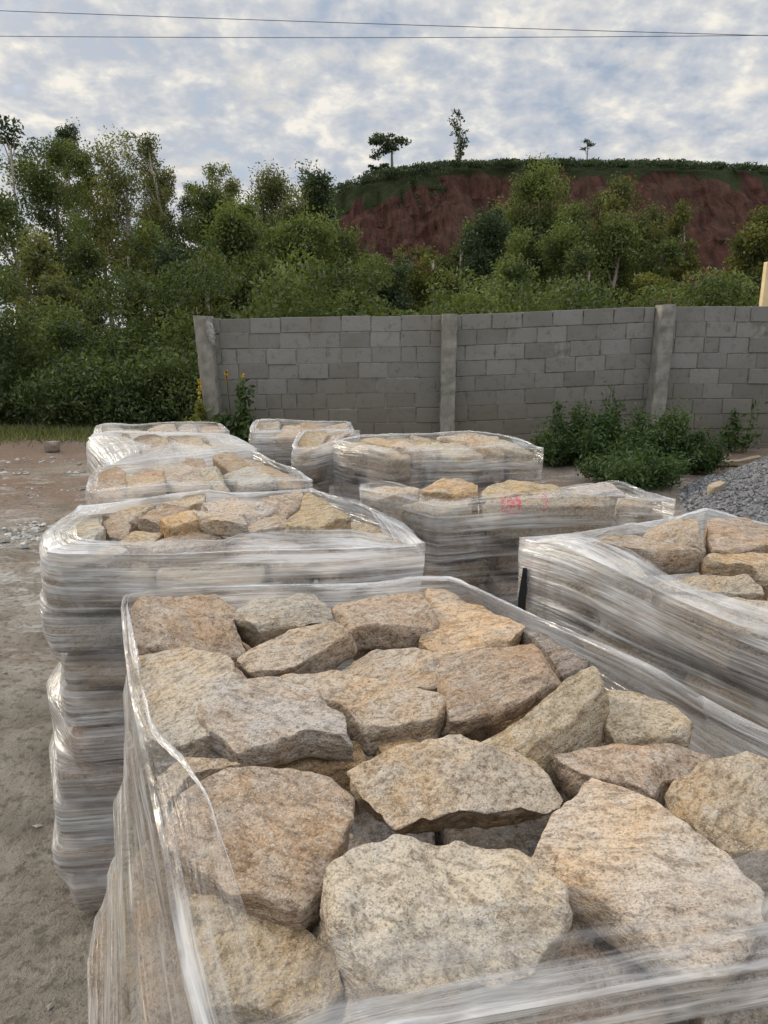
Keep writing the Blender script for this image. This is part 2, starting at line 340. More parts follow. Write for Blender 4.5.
def ground_material():
    m, nt, b = new_mat('dirt'); tc = N(nt, 'ShaderNodeTexCoord'); P = tc.outputs['Object']
    a = noise_n(nt, P, 0.35, 5, 0.6, 0.6); mid = noise_n(nt, P, 2.6, 6, 0.65, 0.3); fine = noise_n(nt, P, 30, 5, 0.7); sp = noise_n(nt, P, 120, 3, 0.7)
    c = mixc(nt, ramp(nt, mid, [(0.38, 0.0), (0.62, 1.0)]).outputs[0], (0.215, 0.190, 0.156), (0.395, 0.358, 0.302))
    c = mixc(nt, ramp(nt, a, [(0.47, 0.0), (0.60, 0.6)]).outputs[0], c, (0.215, 0.135, 0.085))
    se = N(nt, 'ShaderNodeSeparateXYZ'); L(nt, P, se.inputs[0])
    # wheel-worn streaks of pale rock flour across the track, farther off
    mp = N(nt, 'ShaderNodeMapping'); L(nt, P, mp.inputs[0]); mp.inputs['Rotation'].default_value = (0, 0, R(-12)); mp.inputs['Scale'].default_value = (1.2, 3.2, 1)
    pale = noise_n(nt, mp.outputs[0], 1.6, 6, 0.7, 0.5)
    far = N(nt, 'ShaderNodeMapRange', i_1=2.9, i_2=3.6); L(nt, se.outputs[1], far.inputs[0])
    far2 = N(nt, 'ShaderNodeMapRange', i_1=9.2, i_2=8.2); L(nt, se.outputs[1], far2.inputs[0])
    pf = math_n(nt, 'MULTIPLY', ramp(nt, pale, [(0.52, 0.0), (0.62, 0.75)]).outputs[0], math_n(nt, 'MULTIPLY', far.outputs[0], far2.outputs[0]))
    c = mixc(nt, pf, c, (0.56, 0.55, 0.52))
    redn = N(nt, 'ShaderNodeMapRange', i_1=5.0, i_2=7.5, i_3=0.0, i_4=0.45); L(nt, se.outputs[1], redn.inputs[0])
    c = mixc(nt, math_n(nt, 'MULTIPLY', redn.outputs[0], ramp(nt, mid, [(0.4, 0.2), (0.6, 1.0)]).outputs[0]), c, (0.20, 0.105, 0.065))
    c = mixc(nt, ramp(nt, fine, [(0.38, 0.65), (0.50, 0.0)]).outputs[0], c, (0.115, 0.098, 0.078))
    c = mixc(nt, ramp(nt, sp, [(0.62, 0.0), (0.72, 0.6)]).outputs[0], c, (0.40, 0.36, 0.30))
    L(nt, c, b.inputs['Base Color']); b.inputs['Roughness'].default_value = 0.95; b.inputs['Specular IOR Level'].default_value = 0.15
    bump(nt, b, math_n(nt, 'ADD', math_n(nt, 'MULTIPLY', mid, 2.5), math_n(nt, 'ADD', fine, math_n(nt, 'MULTIPLY', sp, 0.5))), 1.0, 0.028); return m
M_DIRT = ground_material()
def hill_material():
    m, nt, b = new_mat('red_cut_slope'); tc = N(nt, 'ShaderNodeTexCoord'); P = tc.outputs['Object']
    at = N(nt, 'ShaderNodeAttribute', attribute_name='green')
    mp = N(nt, 'ShaderNodeMapping'); L(nt, P, mp.inputs[0]); mp.inputs['Scale'].default_value = (2.4, 0.5, 0.35); mp.inputs['Rotation'].default_value = (0, R(14), 0)
    gu = noise_n(nt, mp.outputs[0], 0.9, 6, 0.7, 0.5); n = noise_n(nt, P, 0.22, 6, 0.65, 0.4); f = noise_n(nt, P, 1.6, 5, 0.7)
    c = mixc(nt, ramp(nt, gu, [(0.36, 0.0), (0.64, 1.0)]).outputs[0], (0.024, 0.013, 0.011), (0.084, 0.039, 0.030))
    c = mixc(nt, ramp(nt, n, [(0.47, 0.0), (0.66, 0.40)]).outputs[0], c, (0.100, 0.064, 0.047))
    gm = math_n(nt, 'ADD', at.outputs['Fac'], math_n(nt, 'MULTIPLY_ADD', f, 0.9, math_n(nt, 'MULTIPLY_ADD', gu, 0.7, -0.80)))
    c = mixc(nt, ramp(nt, gm, [(0.42, 0.0), (0.58, 1.0)]).outputs[0], c, mixc(nt, f, (0.014, 0.022, 0.010), (0.045, 0.052, 0.022)))
    L(nt, c, b.inputs['Base Color']); b.inputs['Roughness'].default_value = 1.0; b.inputs['Specular IOR Level'].default_value = 0.05
    bump(nt, b, math_n(nt, 'ADD', gu, f), 0.7, 0.5); return m
M_HILL = hill_material()
M_GRAVEL = simple_mat('crushed_rock', (0.075, 0.075, 0.078), (0.20, 0.20, 0.205), 55, bstr=0.8, bdist=0.02)
def pebble_mat():
    m, nt, b = new_mat('crushed_rock_chips'); at = N(nt, 'ShaderNodeAttribute', attribute_name='tint')
    L(nt, mixc(nt, at.outputs['Fac'], (0.055, 0.056, 0.06), (0.27, 0.27, 0.275)), b.inputs['Base Color']); b.inputs['Roughness'].default_value = 0.85; return m
M_CHIP = pebble_mat()

# ------------------------------------------------------------------ ground and hill
def grid(xs, ys, zf):
    X, Y = np.meshgrid(xs, ys); v = np.stack([X.ravel(), Y.ravel(), zf(X, Y).ravel()], 1)
    nx, ny = len(xs), len(ys); i = np.arange(nx-1)[None, :] + nx*np.arange(ny-1)[:, None]; i = i.ravel()
    return v, np.stack([i, i+1, i+1+nx, i+nx], 1)
def n2(X, Y, s, seed=0, oct=4):
    return fbm(np.stack([X.ravel()*s, Y.ravel()*s, np.full(X.size, .37)], 1), seed, oct).reshape(X.shape)
xs = np.concatenate([[-900, -300, -90, -40, -20, -12], np.arange(-8, 8.01, .12), [12, 20, 40, 90, 300, 900]])
ys = np.concatenate([[-600, -100, -20, -6], np.arange(-2, 14.01, .12), [18, 24, 40, 90, 300, 1500]])
def zg(X, Y):
    m = np.clip((9-np.abs(X))/3, 0, 1)*np.clip((15-Y)/4, 0, 1)*np.clip((Y+3)/2, 0, 1)
    return m*(0.030*n2(X, Y, .9, 3) + 0.018*n2(X, Y, 3.1, 5) - 0.02)
v, q = grid(xs, ys, zg)
tag(link('ground', mesh_np('ground', v, q), M_DIRT), kind='structure')

# hill: ridge line read off the photograph at 80 m
RY = 82.0
rx_pix = [(250, 262), (300, 228), (340, 192), (380, 175), (412, 168), (440, 162), (480, 161), (520, 159), (560, 159), (600, 161), (650, 164), (700, 168), (740, 173), (768, 176), (860, 186), (1000, 205), (1250, 250)]
rx = np.array([at_y(x, y, RY)[0] for x, y in rx_pix]); rz = np.array([at_y(x, y, RY)[2] for x, y in rx_pix])
xs = np.linspace(-34, 130, 300); ts = np.linspace(0, 1, 120)
ridge = np.interp(xs, rx, rz); ridge = ridge*np.clip((xs+22)/14, 0, 1)
T, X = np.meshgrid(ts, xs, indexing='ij'); RZ = np.interp(X, xs, ridge)
prof = np.interp(T, [0, .12, .25, .45, .62, .70, .80, 1.0], [0, .04, .16, .52, .90, 1.0, 1.0, .55])   # foot .. cut face .. brow .. back
yo = np.interp(T, [0, .12, .25, .45, .62, .70, .80, 1.0], [40, 50, 58, 67, 76, 82, 90, 150])
gul = np.abs(n2(X*1.0 + .35*T*30, T*3.0, .8, 9, 5)); det = n2(X, T*40, .35, 12, 4)
face = np.clip((T-.15)/.12, 0, 1)*np.clip((.66-T)/.08, 0, 1)
Y = yo + 1.3*face*(gul-.3) + .45*face*det + .5*face*n2(X+T*14, T*4, 1.9, 18, 3) + .5*face*n2(X*2.5, T*12, .9, 14, 4) + 2.0*np.sin(X*.11)
Z = RZ*prof + face*det*.7 + .35*n2(X, T*40, 1.1, 4, 3)*np.clip(1-T, .35, 1)*(T > .05) - .3*(1-np.clip(T/.05, 0, 1))
green = np.where(T > .60-.025*np.clip((10-X)/8, 0, 1)+.04*n2(X, T*10, .5, 33, 3), .95, .20) + .5*np.clip((.34-T)/.12, -.2, 1) + .45*n2(X, T*40, .15, 21, 4)
green += .26*np.clip((12-np.abs(X-6.0))/8, 0, 1)*(.6+.8*n2(X-T*20, T*6, .35, 44, 3))*np.clip((T-.30)/.1, 0, 1)
v = np.stack([X.ravel(), Y.ravel(), Z.ravel()], 1); nx = len(xs); i = (np.arange(nx-1)[None, :] + nx*np.arange(len(ts)-1)[:, None]).ravel()
tag(link('hill', mesh_np('hill', v, np.stack([i, i+1, i+1+nx, i+nx], 1), attr={'green': green.ravel()}), M_HILL), kind='structure')
def hill_y(x): return RY + 2.0*math.sin(x*.11)
def hill_z(x): return float(np.interp(x, xs, ridge))

# ------------------------------------------------------------------ foliage
rng = np.random.default_rng(7)
def leaf_quads(P, size, rng, droop=0.25, aspect=0.42, tint=None):
    """leaf-shaped quads (diamonds) at the points P, turned at random."""
    n = len(P); d = rng.normal(size=(n, 3)); d[:, 2] -= droop*1.5; d /= np.linalg.norm(d, axis=1)[:, None]
    u = np.cross(d, rng.normal(size=(n, 3))); u /= np.linalg.norm(u, axis=1)[:, None]
    s = (size*rng.uniform(.6, 1.4, n))[:, None]
    V = np.empty((n, 4, 3)); V[:, 0] = P - d*s*.5; V[:, 1] = P + u*s*aspect*.5; V[:, 2] = P + d*s*.5; V[:, 3] = P - u*s*aspect*.5
    V[:, 1] += np.cross(d, u)*s*.06; V[:, 3] += np.cross(d, u)*s*.06
    t = np.repeat(np.clip(tint, 0, 1), 4) if tint is not None else np.repeat(rng.uniform(0, 1, n), 4)
    return V.reshape(-1, 3), np.arange(4*n).reshape(-1, 4), t
def clump_points(cs, rs, per, rng, flat=.75, axes=None):
    """soft sprays of leaves: each a stretched cloud along its branch, denser inside, ragged outside."""
    P, T = [], []
    for k, (c, r) in enumerate(zip(cs, rs)):
        n = max(4, int(per*(r/np.mean(rs))**2)); d = np.clip(rng.normal(size=(n, 3)), -1.7, 1.7)*.46*r; d[:, 2] *= flat
        if axes is not None: d += axes[k][None]*(np.clip(rng.normal(0, .55, n), -.8, .8)*r)[:, None]
        P.append(c+d); T.append(np.clip(rng.normal(rng.uniform(.1, .9), .15, n), 0, 1))
    return np.concatenate(P), np.concatenate(T)
def crown_envelope(kind, t, rng):
    if kind == 'column': return .55 + .45*math.sin(math.pi*min(1, t*1.05)**.8)
    if kind == 'round': return math.sqrt(max(.02, 1-(2*t-1)**2))
    if kind == 'open': return .25 + .75*math.sin(math.pi*t)**.7
    return 1.0
def make_tree(H, W, base, kind, ncl, per, leaf, clr, seed, trunk=.09, lean=0.0, mat='mid', limbs=True):
    """returns (crown mesh, trunk mesh): crown from base*H up to H, width W."""
    r = np.random.default_rng(seed); cs, rs = [], []
    bend = r.normal(0, .05, 2)*H
    def axis(z): t = z/H; return np.array([bend[0]*t*t + lean*z, bend[1]*t*t, z])
    axs = []; nlead = 1 if kind in ('column', 'flat') else int(r.integers(2, 5)); lead = [(r.uniform(0, 2*math.pi), r.uniform(.15, .5)*W*.5, r.uniform(.80, 1.0) if i else 1.0) for i in range(nlead)]
    for k in range(ncl):
        la, lr, lt = lead[k % nlead]; t = r.uniform(0, 1)**.9*lt; z = H*(base + (1-base)*t*.99) - clr*.15*t; e = max(0.02, crown_envelope(kind, t/lt, r)*W*.5*(1.0 if nlead == 1 else .68)-clr*.25)
        a = r.uniform(0, 2*math.pi); rad = e*math.sqrt(r.uniform(.05, 1)); f = min(1, max(0, (t-.0)*1.6))
        cs.append(axis(z) + np.array([math.cos(la)*lr*f, math.sin(la)*lr*f, 0]) + np.array([math.cos(a)*rad, math.sin(a)*rad, r.normal(0, .02)*H])); rs.append(clr*r.uniform(.45, 1.3))
        axs.append(np.array([math.cos(a)*.5, math.sin(a)*.5, r.uniform(.2, 1.0)]))
    P, T = clump_points(cs, rs, per, r, flat=.38 if kind == 'flat' else .75, axes=None if kind == 'flat' else axs); v, q, t = leaf_quads(P, leaf, r, tint=T)
    crown = mesh_np('crown', v, q, smooth=False, attr={'tint': t})
    mb = MB(); zs = np.linspace(0, H*(.86 if limbs else .9), 9)
    mb.tube([axis(z) + np.array([0, 0, -.15 if z == 0 else 0]) for z in zs], trunk*(1-.85*zs/H)+.008, 7)
    if limbs:
        for c in [cs[i] for i in r.permutation(ncl)[:max(6, ncl//3)]]:
            h0 = max(.15*H, c[2]-r.uniform(.1, .28)*H*(.4+np.linalg.norm(c[:2]-axis(c[2])[:2])/max(.3, W)))
            p0 = axis(h0); m = (p0+c)/2 + np.array([0, 0, -.04*H*r.uniform(0, 1)]); mb.tube([p0, m, c], [trunk*.38*(1-h0/H)+.012, trunk*.2+.006, .006], 5, cap=False)
    tr = mesh_np('trunk', np.concatenate(mb.v), [np.concatenate(mb.q)] + ([np.concatenate(mb.t)] if mb.t else []))
    return crown, tr
def place_tree(name, meshes, loc, mat, label, group=None, s=1.0, rz=0.0, sw=None):
    root = empty(name, loc, rz); tag(root, label, 'tree', group); sw = sw or s
    c = link('crown', meshes[0], mat, root); t = link('trunk', meshes[1], M_BARK, root)
    root.scale = (sw, sw, s); return root
def tree_at(px, ytop, Y, wpx, base, kind, label, mat='mid', dens=1.0, seed=0, leaf=.095, group=None, lean=0.0, z0=0.0, name='tree', trunk=.10, clr=None, ncl=None):
    p = at_y(px, ytop, Y); H = p[2]-z0; W = wpx/F*Y*1.30; area = W*H*(1-base)*.75
    clr = clr or max(.22, min(.50, W*.15)); n = ncl or int(max(24, area*7.0*(.4/clr)))
    per = int(3.6*dens*area/(.21*leaf*leaf)/n)
    me = make_tree(H, W*.9, base, kind, n, per, leaf, clr, seed, trunk, lean)
    return place_tree(name, me, (p[0], Y, z0), M_LEAF[mat], label, group)

LEFT_G = 'trees in the grove behind the left hedge'; WALL_G = 'trees rising behind the block wall'; RIDGE_G = 'lone trees on the hill ridge'
# grove on the left: px, top y, distance, width px, crown base, form, label, leaf, density
for a in [
    (68, 122, 30, 34, .62, 'column', 'tall dark slender gum tree sticking up above the left grove', 'dark', .8),
    (46, 148, 24, 74, .40, 'round', 'broad round green tree left of the tall dark slender gum', 'mid', .9),
    (118, 140, 25, 66, .46, 'open', 'big pale green gum with open crown right of the tall dark one', 'olive', .7),
    (167, 138, 27, 44, .46, 'column', 'brownish green gum with sky showing through its drooping lower crown', 'olive', .6),
    (212, 168, 24, 52, .28, 'round', 'dark green rounded tree above the left end post of the wall', 'mid', 1.2),
    (262, 168, 27, 70, .34, 'round', 'dome topped olive tree with a see-through crown above the wall', 'olive', .85),
    (238, 168, 29, 36, .40, 'column', 'narrow olive tree squeezed beside the dome topped one', 'olive', .85),
    (18, 190, 21, 60, .30, 'open', 'loose leafy tree at the left picture edge below a bare top', 'mid', .75),
    (84, 226, 20, 60, .26, 'open', 'mid height green tree in front of the pale green gum', 'mid', .85),
    (62, 262, 17, 52, .25, 'open', 'young olive tree low in the left grove by the bright sky gaps', 'olive', .85),
    (128, 232, 18, 64, .24, 'round', 'yellowish green tree low in the grove with thin upright stems', 'yellow', .8),
    (180, 240, 19, 74, .10, 'round', 'dense dark tree between the grove gums and the wall post', 'dark', 1.5),
    (232, 222, 19, 88, .06, 'round', 'wide dense green tree just behind the left wall bay', 'mid', 1.6),
    (296, 212, 20, 90, .05, 'round', 'dense deep green tree at the middle of the left wall bay', 'mid', 1.6),
    (342, 228, 21, 70, .05, 'round', 'green tree at the foot of the red hill behind the wall', 'mid', 1.5),
    (206, 262, 16, 60, .05, 'round', 'low bushy tree over the leaning end post of the wall', 'yellow', 1.2),
]:
    tree_at(*a[:7], mat=a[7], dens=a[8], seed=int(a[0]*7+a[1]), group=LEFT_G, name='gum_tree' if 'gum' in a[6] else 'tree')
# thin, nearly bare tree at the very edge
p = at_y(4, 108, 22); tb = make_tree(p[2], 1.5, .60, 'open', 12, 24, .16, .26, 77, .05)
place_tree('bare_tree', tb, (p[0], 22, 0), M_LEAF['dark'], 'thin nearly bare tree with few leaves at the left picture edge', LEFT_G)
# behind the wall
for a in [
    (546, 168, 24, 76, .10, 'round', 'tallest bushy tree right of centre in front of the red hill', 'mid', 1.25),
    (584, 184, 25, 52, .12, 'column', 'tree touching the right side of the tallest bushy tree', 'olive', 1.0),
    (490, 214, 22, 64, .05, 'round', 'dark green dense tree left of the tallest bushy tree', 'dark', 1.6),
    (436, 238, 21, 58, .05, 'round', 'yellowish green bushy tree left of the dark dense one behind the wall', 'yellow', 1.1),
    (628, 198, 24, 56, .14, 'open', 'greyish green loose tree between tallest tree and the slim lone one', 'olive', 1.0),
    (690, 209, 23, 44, .46, 'round', 'slim tree with bare lower trunk and small round crown behind the wall', 'yellow', 1.0),
    (655, 232, 22, 40, .12, 'open', 'short tree left of the slim bare trunked one', 'mid', 1.0),
    (772, 214, 19, 64, .30, 'round', 'yellow green tree at the right picture edge above the wall', 'yellow', 1.2),
    (590, 250, 19, 60, .08, 'open', 'low thin stemmed tree in front of the tallest bushy tree', 'mid', .9),
    (520, 240, 20, 54, .06, 'open', 'low leafy tree behind the middle wall post\'s right bay', 'mid', 1.1),
]:
    tree_at(*a[:7], mat=a[7], dens=a[8], seed=int(a[0]*5+a[1]), group=WALL_G)
for a in [
    (462, 226, 23, 60, .05, 'round', 'pale green bushy tree just behind the dark dense one left of centre', 'mid', 1.2), (410, 252, 22, 50, .05, 'round', 'olive tree at the left end of the trees behind the middle bay', 'olive', 1.2),
    (530, 212, 26, 60, .08, 'open', 'olive tree behind the left shoulder of the tallest bushy tree', 'olive', 1.3), (566, 200, 22, 66, .06, 'round', 'full leafy tree directly in front of the tallest bushy tree', 'mid', 1.4),
    (612, 222, 22, 60, .06, 'round', 'mid green tree under the greyish loose one behind the wall', 'mid', 1.4), (645, 214, 25, 50, .08, 'open', 'grey green tree halfway to the slim lone trunk', 'olive', 1.2),
    (668, 262, 18, 50, .05, 'round', 'low bright bush-like tree near the right wall post', 'yellow', 1.2), (728, 268, 19, 56, .05, 'round', 'low dark tree between the slim trunk and the edge tree', 'dark', 1.3),
    (500, 262, 18, 60, .05, 'round', 'low bushy tree above the middle wall bay', 'mid', 1.3), (376, 262, 19, 56, .05, 'round', 'low dark tree at the foot of the hill by the middle post', 'dark', 1.4),
]:
    tree_at(*a[:7], mat=a[7], dens=a[8], seed=int(a[0]*3+a[1]), group=WALL_G)
for a in [
    (98, 150, 27, 44, .36, 'column', 'narrow green gum tree squeezed behind the big pale green one', 'mid', 1.0), (142, 160, 28, 44, .40, 'open', 'feathery gum tree between the pale green and brownish gums', 'olive', .8),
    (188, 178, 26, 44, .25, 'column', 'slim dark tree between brownish gum and rounded dark tree', 'mid', 1.0), (280, 204, 25, 52, .10, 'round', 'olive tree in front of the round nearly black one', 'olive', 1.2),
    (318, 226, 23, 60, .06, 'round', 'deep green tree below the round nearly black one', 'dark', 1.4), (30, 236, 18, 60, .22, 'open', 'drooping olive tree low at the left picture edge', 'olive', .9),
    (256, 200, 22, 60, .08, 'round', 'leafy mid green tree below the dome topped olive one', 'mid', 1.3), (156, 226, 21, 52, .14, 'open', 'loose green tree below the brownish gum crown', 'mid', .9),
]:
    tree_at(*a[:7], mat=a[7], dens=a[8], seed=int(a[0]*3+a[1]), group=LEFT_G, name='gum_tree' if ' gum tree' in a[6] else 'tree')
tree_at(357, 276, 15, 26, .05, 'round', 'small bright yellow-green bush-like tree just above the wall top', 'yellow', 1.6, seed=5, group=WALL_G)
# round dark tree on the flank of the hill
tree_at(322, 176, 60, 38, .30, 'round', 'round nearly black tree on the left flank of the hill', 'dark', 2.6, seed=8, leaf=.26, group=RIDGE_G, z0=7.0, trunk=.2, clr=.8, ncl=44)
# ridge trees
def ridge_tree(px, ytop, ybot, wpx, kind, base, label, mat, seed, ncl, per, leaf, name='tree', trunk=.2, clr=.6):
    b = at_y(px, ybot, RY+1); H = at_y(px, ytop, RY+1)[2]-b[2]; W = wpx/F*RY
    me = make_tree(H+.6, W, base, kind, ncl, per, leaf, clr, seed, trunk, limbs=True)
    return place_tree(name, me, (b[0], hill_y(b[0]), b[2]-.6), M_LEAF[mat], label, RIDGE_G)
ridge_tree(392, 140, 174, 42, 'flat', .60, 'flat topped spreading tree standing on the hill ridge', 'dark', 31, 26, 70, .30, 'acacia_tree', clr=.75)
ridge_tree(379, 165, 177, 15, 'flat', .55, 'tiny flat bush tree just left of the flat topped ridge tree', 'dark', 32, 6, 60, .28, trunk=.08, clr=.5)
ridge_tree(459, 109, 163, 25, 'open', .18, 'tall slender see-through gum tree alone on the hill ridge', 'dark', 33, 22, 30, .32, 'gum_tree', .13, .50)
ridge_tree(588, 139, 160, 12, 'flat', .62, 'small thin tree alone on the right half of the ridge', 'dark', 34, 7, 26, .26, trunk=.10, clr=.45)
# leaf masses nobody could count: understorey left and behind the wall, scrub on the ridge and the slopes
def mass(name, boxes, leaf, mat, seed, tints=None):
    r = np.random.default_rng(seed); VV, QQ, TT, n0 = [], [], [], 0
    for (c, rad, n) in boxes:
        d = r.normal(size=(n, 3)); d /= np.linalg.norm(d, axis=1)[:, None]; d *= (r.uniform(0, 1, n)**.33)[:, None]*np.array(rad); P = np.array(c)+d
        P = P[P[:, 2] > .02]; v, q, t = leaf_quads(P, leaf, r, tint=np.clip(r.normal(r.uniform(.15, .75), .18, len(P)), 0, 1)); VV.append(v); QQ.append(q+n0); TT.append(t); n0 += len(v)
    return tag(link(name, mesh_np(name, np.concatenate(VV), np.concatenate(QQ), smooth=False, attr={'tint': np.concatenate(TT)}), M_LEAF[mat]), kind='stuff')
r = np.random.default_rng(11); bx = []
for k in range(150):
    x = r.uniform(-10.5, -1.9); y = r.uniform(12.3, 15.5); top = np.interp(x, [-9, -6, -4.5, -3.5, -2.4], [2.3, 2.25, 2.1, 2.3, 2.2])*r.uniform(.55, 1.1)*(1+.10*(y-12.5))
    bx.append(((x, y, r.uniform(.15, top)), (r.uniform(.35, .75), r.uniform(.3, .6), r.uniform(.25, .5)), 620))
for k in range(90):
    x = r.uniform(-11, -1.8); y = r.uniform(12.0, 13.2); bx.append(((x, y, r.uniform(.1, .8)), (r.uniform(.5, .9), .4, r.uniform(.3, .55)), 520))
for k in range(90):
    x = r.uniform(-20, -2.5); y = r.uniform(17, 22); bx.append(((x, y, r.uniform(.2, 2.2)), (r.uniform(.7, 1.3), .6, r.uniform(.5, .8)), 560))
tag(mass('hedge_undergrowth', bx, .085, 'mid', 3), 'dense dark green hedge of wild shrubs along the dirt track, left of the wall', 'undergrowth')
bx = []
for k in range(130):
    x = r.uniform(-2.4, 9.5); y = r.uniform(12.2, 15.5); bx.append(((x, y, r.uniform(.6, 2.3)*(1.0 if x > 0 else 1.15)), (r.uniform(.35, .7), .45, r.uniform(.25, .5)), 420))
tag(mass('scrub', bx, .09, 'mid', 4), 'low green scrub growing along the back of the block wall', 'undergrowth')
bx = []
for k in range(520):
    x = r.uniform(-8, 70); dy = r.uniform(-6.5, 1); bx.append(((x, hill_y(x)-.5+dy, hill_z(x)*np.interp(dy, [-6.5, 0, 1], [.93, 1, 1])+r.uniform(-.2, .12)), (r.uniform(.5, 1.8), .9, r.uniform(.12, .34)), 70))
for k in range(120):
    x = r.uniform(-10, 6); z = hill_z(x)*r.uniform(.55, .98); bx.append(((x, 60+19*z/max(6, hill_z(x)), z), (r.uniform(.5, 1.6), .8, r.uniform(.3, .7)), 110))
for k in range(230):
    x = r.uniform(-12, 60); y = r.uniform(44, 56); bx.append(((x, y, r.uniform(.1, 2.6)+max(0, y-52)*.4), (r.uniform(.6, 1.8), .8, r.uniform(.4, 1.1)), 150))
tag(mass('hill_scrub', bx, .28, 'dark', 5), 'low green bushes and grass along the ridge and foot of the red hill', 'undergrowth')

# grass verge at the foot of the hedge
r = np.random.default_rng(13); n = 9000; P = np.stack([r.uniform(-9.5, -2.2, n), r.normal(11.45, .45, n), np.zeros(n)], 1); hh = r.uniform(.03, .13, n)
d = r.normal(0, .05, (n, 2)); V = np.zeros((n, 3, 3)); V[:, 0] = P; V[:, 1] = P+np.stack([np.full(n, .016), np.zeros(n), np.zeros(n)], 1); V[:, 2] = P+np.stack([d[:, 0], d[:, 1], hh], 1)
tag(link('grass', mesh_np('grass', V.reshape(-1, 3), np.arange(3*n).reshape(-1, 3), smooth=False, attr={'tint': np.repeat(r.uniform(0, 1, n), 3)}), M_LEAF['yellow']), 'strip of short grass at the foot of the hedge beside the track', 'grass', kind='stuff')

# ------------------------------------------------------------------ block wall: three bays and three posts
WY = 10.0; WX0 = at_y(208, 400, WY)[0]; WX1 = at_y(447, 400, WY)[0]; WX2 = at_y(657, 380, WY)[0]; WX3 = WX2*2-WX1
wall = tag(empty('block_wall', (0, WY, 0)), 'long grey concrete block wall with three posts behind the pallets', 'wall')
def ztop(x): return float(np.interp(x, [WX0, WX1, WX2, WX3], [1.715, 1.755, 1.87, 1.87]))
rr = random.Random(5)
def bay(xa, xb, dy):
    mb = MB(); ch = .200; nrow = 10
    for k in range(nrow):
        x = xa - rr.uniform(0, .39); z1o = -k*ch
        while x < xb:
            l = .39*rr.choice([1, 1, 1, 1, 1, 1.0, .98, .98, .5]) ; a, e = max(x, xa), min(x+l, xb)
            if e-a > .05:
                zt = z1o; dz = rr.gauss(0, .004); jy = rr.gauss(0, .004)
                mb.box((a+.002, jy+dy, zt-ch+.006+dz), (e-.003, jy+dy+.14, zt+dz), a=min(1, max(0, rr.gauss(.5, .24))), bev=.004); mb.v[-1][:, 2] += np.array([ztop(q_) for q_ in mb.v[-1][:, 0]])
            x += l+.008
    o = mb.build('block_panel', M_BLOCK, wall, smooth=False)
    m2 = MB(); m2.box((xa, dy+.010, -.25), (xb, dy+.11, min(ztop(xa), ztop(xb))-.02)); m2.build('mortar_bed', M_MORTAR, o, smooth=False)
    return o
bay(WX0+.06, WX1-.09, 0.0); bay(WX1+.09, WX2-.10, .012); bay(WX2+.10, WX3-.1, -.008)
def rough_post(x, w_, d_, h, lean, y, seed):
    mb = MB(); zs = np.linspace(-.2, h, 24); V = []; rg = np.random.default_rng(seed)
    for z in zs:
        o = lean*(h-z)
        V += [(x+o+sx*w_/2, y+sy*d_/2, z) for sx, sy in ((-1, -1), (-.9, -1.08), (.9, -1.08), (1, -1), (1, 1), (-1, 1))]
    V = np.array(V); V += rg.normal(0, .004, V.shape); q = [(i*6+k, i*6+(k+1) % 6, i*6+6+(k+1) % 6, i*6+6+k) for i in range(23) for k in range(6)]
    b = 23*6; mb.add(V, q+[(b, b+1, b+2, b+3), (b, b+3, b+4, b+5)])
    return mb.build('post', M_CONC, wall, smooth=False)
pa = rough_post(WX0+.015, .20, .26, ztop(WX0)+.03, .055, -.06, 1); pa['label'] = 'leaning end post of the block wall'
pb = rough_post(WX1, .19, .24, ztop(WX1)+.02, -.004, -.08, 2)
pc = rough_post(WX2, .18, .24, ztop(WX2)+.02, -.014, -.08, 3)
for post, pts in ((pa, [(WX0-.06, -.04, 1.70), (WX0-.07, -.04, 1.86)]), (pc, [(WX2+.07, -.03, 1.85), (WX2+.075, -.03, 2.03)]), (pc, [(WX2-.20, -.05, 1.935), (WX2+.05, -.04, 1.945)])):
    mb = MB(); mb.tube(pts, .006, 6); mb.build('rebar', M_RUST, post)
# crumpled plastic caught on the end post
r = np.random.default_rng(3); n, k = 14, 7; V = []
for i in range(n):
    t = i/(n-1)
    for j in range(k): a = (j/(k-1)-.5)*2.2; V.append((WX0+.10+.07*t+(.018+.045*math.sin(math.pi*min(1, t*1.1)))*math.sin(a)+r.normal(0, .006), -.21-.035*math.cos(a)+r.normal(0, .006), 1.72-.36*t+r.normal(0, .006)))
q = [(i*k+j, i*k+j+1, i*k+k+j+1, i*k+k+j) for i in range(n-1) for j in range(k-1)]
o = link('plastic_rag', mesh_np('plastic_rag', np.array(V)+np.array([0, WY, 0]), q), M_BAG); so = o.modifiers.new('thick', 'SOLIDIFY'); so.thickness = .004
tag(o, 'grey plastic rag hanging from the top of the leaning end post', 'rag')
# cream post at the picture's right edge, behind the wall
p = at_y(767, 262, 10.55); mb = MB(); mb.box((p[0]-.02, 10.5, -.2), (p[0]+.08, 10.6, p[2]), bev=.008)
tag(mb.build('timber_post', M_POST_PAINT, smooth=False), 'cream painted upright post behind the wall at the right picture edge', 'post')
# power lines
for (pts, lab) in (([(-500, -9), (0, 10.5), (384, 24), (768, 36.5), (1300, 48)], 'upper dark power cable crossing the cloudy sky, sloping down to the right'),
                   ([(-500, 30), (0, 35.5), (384, 38.5), (768, 36), (1300, 26)], 'lower nearly level dark power cable crossing the cloudy sky')):
    xp = np.linspace(-500, 1300, 40); yp = np.interp(xp, [a for a, b in pts], [b for a, b in pts])
    yp = np.polyval(np.polyfit(xp, yp, 2), xp); Yd = 13.0 if 'upper' in lab else 13.4
    mb = MB(); mb.tube([at_y(a, b, Yd) for a, b in zip(xp, yp)], .0048, 6)
    tag(mb.build('power_cable', M_CABLE), lab, 'cable', 'power cables across the sky')

